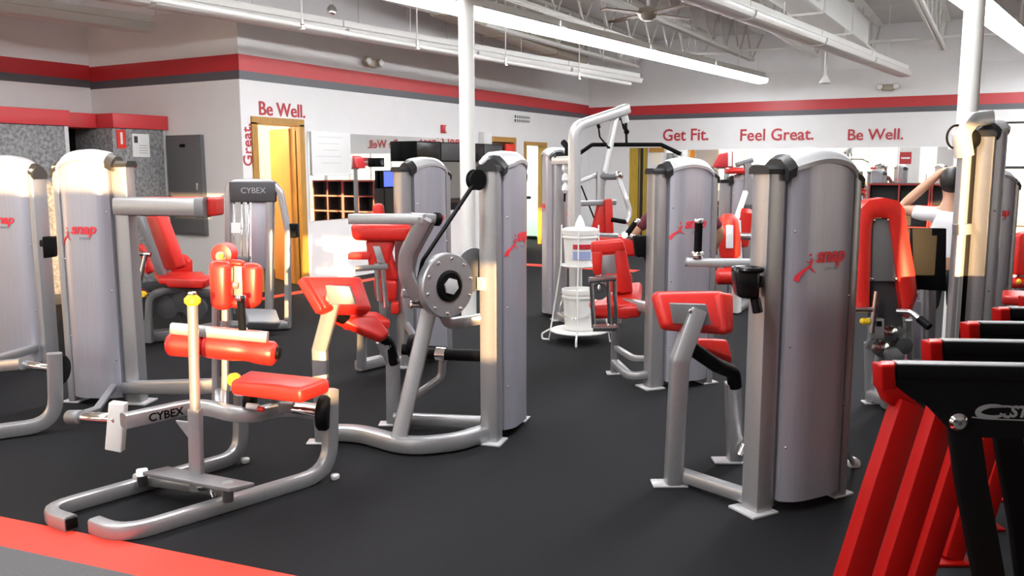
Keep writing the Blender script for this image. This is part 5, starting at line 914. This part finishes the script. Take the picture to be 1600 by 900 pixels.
# ------------------------------------------------------------------ people
def skin(name, pts, edges, root_i, material, parent, off, sub=2):
    me = bpy.data.meshes.new(name); me.from_pydata([V(p[0]) - off for p in pts], [], []); me.update()
    bm = bmesh.new(); vs = [bm.verts.new(V(p[0]) - off) for p in pts]
    for a, b in edges: bm.edges.new((vs[a], vs[b]))
    bm.to_mesh(me); bm.free()
    o = bpy.data.objects.new(name, me); COL.objects.link(o); o.parent = parent
    m = o.modifiers.new('skin', 'SKIN'); m.use_smooth_shade = True
    if not me.skin_vertices: me.skin_vertices.new() if hasattr(me.skin_vertices, 'new') else None
    sv = me.skin_vertices[0].data
    for i, p in enumerate(pts):
        r = p[1]; sv[i].radius = r if isinstance(r, tuple) else (r, r); sv[i].use_root = (i == root_i)
    s = o.modifiers.new('sub', 'SUBSURF'); s.levels = sub; s.render_levels = sub
    me.materials.append(MAT[material])
    return o
def chain(P, E, start, pts):
    prev = start
    for p in pts:
        P.append(p); E.append((prev, len(P) - 1)); prev = len(P) - 1
    return prev
def hand(P, E, wrist, wp, d, side, nrm, s=0.9, curl=0.35):
    d, side, nrm = V(d).normalized(), V(side).normalized(), V(nrm).normalized()
    palm = chain(P, E, wrist, [(wp + d * .045 * s, (.036 * s, .016 * s)), (wp + d * .085 * s, (.038 * s, .014 * s))])
    for j, (o, L) in enumerate(((-.03, .068), (-.010, .078), (.011, .072), (.03, .056))):
        b = wp + d * .085 * s + side * o * s
        chain(P, E, palm, [(b + d * .012 * s, .0085 * s), (b + d * (.012 + L * .5) * s + nrm * L * curl * .35 * s, .008 * s), (b + d * (.012 + L * .9) * s + nrm * L * curl * s, .0068 * s)])
    tb = wp + d * .03 * s - side * .03 * s
    chain(P, E, palm - 1, [(tb - side * .015 * s + d * .015 * s, .011 * s), (tb - side * .034 * s + d * .04 * s + nrm * .01 * s, .0095 * s), (tb - side * .042 * s + d * .062 * s + nrm * .02 * s, .008 * s)])
def person(base, face, s, label, shirt, legs, arms, name='person', sleeve=.52, hairlen=.02):
    """face = horizontal unit facing direction; s = body height / 1.75; arms = [(elbow, wrist, hand_dir, palm_normal)] right then left in local metres (x right, y forward, z up)"""
    base = V(base); f = V(face).normalized(); rg = V((f.y, -f.x, 0)); o = thing(name, label, 'person', base)
    def T(x, y, z): return base + rg * x * s + f * y * s + UP * z * s
    P = []; E = []
    P.append((T(0, 0, .98), (.135 * s, .10 * s)))                                   # pelvis
    ch = chain(P, E, 0, [(T(0, .0, 1.10), (.125 * s, .09 * s)), (T(0, .01, 1.25), (.14 * s, .10 * s)), (T(0, .0, 1.38), (.13 * s, .09 * s))])
    nk = chain(P, E, ch, [(T(0, -.005, 1.455), (.055 * s, .055 * s)), (T(0, .012, 1.53), (.05 * s, .052 * s))])
    hd = chain(P, E, nk, [(T(0, .03, 1.60), (.068 * s, .085 * s)), (T(0, .03, 1.675), (.075 * s, .092 * s)), (T(0, .02, 1.735), (.045 * s, .055 * s))])
    sl = []
    for sg, (el, wr_, hdir, pn_) in zip((1, -1), arms):
        sh_ = chain(P, E, ch, [(T(.10 * sg, 0, 1.40), .06 * s), (T(.185 * sg, 0, 1.385), .055 * s)])
        m1 = chain(P, E, sh_, [((T(.185 * sg, 0, 1.385) + T(*el)) / 2, .050 * s), (T(*el), .044 * s)])
        w_ = chain(P, E, m1, [((T(*el) + T(*wr_)) / 2, .042 * s), (T(*wr_), .029 * s)])
        hv = rg * hdir[0] + f * hdir[1] + UP * hdir[2]; pv = rg * pn_[0] + f * pn_[1] + UP * pn_[2]
        hand(P, E, w_, T(*wr_), hv, hv.cross(pv) * (-sg), pv, s); sl.append(T(*el))
    for sg in (1, -1):
        h_ = chain(P, E, 0, [(T(.095 * sg, 0, .90), .088 * s), (T(.10 * sg, .01, .70), .074 * s), (T(.10 * sg, .015, .50), .054 * s), (T(.10 * sg, -.01, .34), .054 * s), (T(.10 * sg, -.02, .09), .035 * s)])
        chain(P, E, h_, [(T(.105 * sg, .03, .045), .036 * s), (T(.11 * sg, .13, .035), (.04 * s, .028 * s))])
    body = skin('body', P, E, 0, 'skin', o, base)
    P2 = [(T(0, 0, .97), (.15 * s, .115 * s)), (T(0, 0, 1.10), (.142 * s, .108 * s)), (T(0, .01, 1.25), (.155 * s, .115 * s)), (T(0, 0, 1.375), (.145 * s, .105 * s)), (T(0, -.005, 1.43), (.07 * s, .07 * s))]; E2 = [(0, 1), (1, 2), (2, 3), (3, 4)]
    for sg, el in zip((1, -1), sl):
        st = T(.185 * sg, 0, 1.385); chain(P2, E2, 3, [(T(.10 * sg, 0, 1.40), .072 * s), (st, .068 * s), (st.lerp(el, sleeve * .6), .062 * s), (st.lerp(el, sleeve), .058 * s)])
    skin('shirt', P2, E2, 0, shirt, o, base)
    P3 = [(T(0, 0, 1.0), (.148 * s, .112 * s)), (T(0, 0, .93), (.14 * s, .11 * s))]; E3 = [(0, 1)]
    for sg in (1, -1): chain(P3, E3, 1, [(T(.095 * sg, 0, .86), .10 * s), (T(.105 * sg, .01, .70), .09 * s), (T(.105 * sg, .012, .56), .085 * s)])
    skin('shorts', P3, E3, 0, legs, o, base)
    # hair cap, facial features, shoes
    bm = bmesh.new(); hc = T(0, .012, 1.672)
    bmesh.ops.create_uvsphere(bm, u_segments=20, v_segments=14, radius=1.0)
    for v in bm.verts:
        x, y, z = v.co; k_ = 1.0 if not (y > .35 and z < .35) else .86
        v.co = hc + rg * x * .086 * s * k_ + f * (y * .103 * k_ - .008) * s + UP * (z * .10 - (hairlen if y < 0.2 and z < 0 else 0)) * s
    link('hair', bm, 'hair', o, o)
    for sg in (1, -1):
        for nm, p, r_, m_ in (('eye', (.03 * sg, .112, 1.645), .011, 'white'), ('ear', (.078 * sg, .015, 1.635), .024, 'skin')):
            bm = bmesh.new(); b_lathe(bm, T(*p), rg if nm == 'ear' else f, [(r_ * .5 * s, -.006 * s), (r_ * s, 0), (r_ * .5 * s, .007 * s)], 12); link(nm, bm, m_, o, o)
        bm = bmesh.new(); b_pad(bm, [T(.105 * sg - .05, -.07, .095), T(.105 * sg + .05, -.07, .095), T(.11 * sg + .05, .19, .05), T(.11 * sg - .05, .19, .05)], -.0, 0) if False else b_hex(bm, [T(.105 * sg - .048, -.075, .003), T(.105 * sg + .048, -.075, .003), T(.11 * sg + .05, .20, .003), T(.11 * sg - .05, .20, .003), T(.105 * sg - .042, -.07, .11), T(.105 * sg + .042, -.07, .11), T(.11 * sg + .042, .18, .06), T(.11 * sg - .042, .18, .06)]); bmesh.ops.bevel(bm, geom=bm.edges[:], offset=.015 * s, segments=3, profile=.5, affect='EDGES'); link('shoe', bm, 'white', o, o)
    bm = bmesh.new(); b_sweep(bm, [T(0, .112, 1.66), T(0, .135, 1.615), T(0, .115, 1.605)], .012 * s, r=.01, seg=8); link('nose', bm, 'skin', o, o)
    bm = bmesh.new(); b_sweep(bm, [T(-.022, .112, 1.575), T(0, .118, 1.573), T(.022, .112, 1.575)], .006 * s, r=.01, seg=8); link('mouth', bm, 'letter_red', o, o)
    return o
pw = ground(W(1482, 350, 6.1)); s_w = 1.50 / 1.75
person(pw, (-0.25, 0.97, 0), s_w, 'person in white T-shirt and black shorts standing with a hand on the head', 'shirt_white', 'cloth_black',
       [((.30, -.02, 1.14), (.33, .10, .92), (.1, .4, -1), (-1, 0, 0)), ((-.37, .06, 1.43), (-.06, .05, 1.74), (1, 0, .35), (0.2, 0, -1))])
pm_ = ground(W(1066, 300, 7.3))
person(pm_, (-0.49, 0.87, 0), 0.875, 'person in maroon T-shirt and grey shorts behind the second right-hand tower', 'shirt_maroon', 'cloth_grey',
       [((.40, .05, 1.12), (.34, .20, .88), (-.2, 1, -.2), (-1, 0, -.3)), ((-.44, .04, 1.12), (-.36, .22, .90), (.2, 1, -.2), (1, 0, -.3))], sleeve=.9)
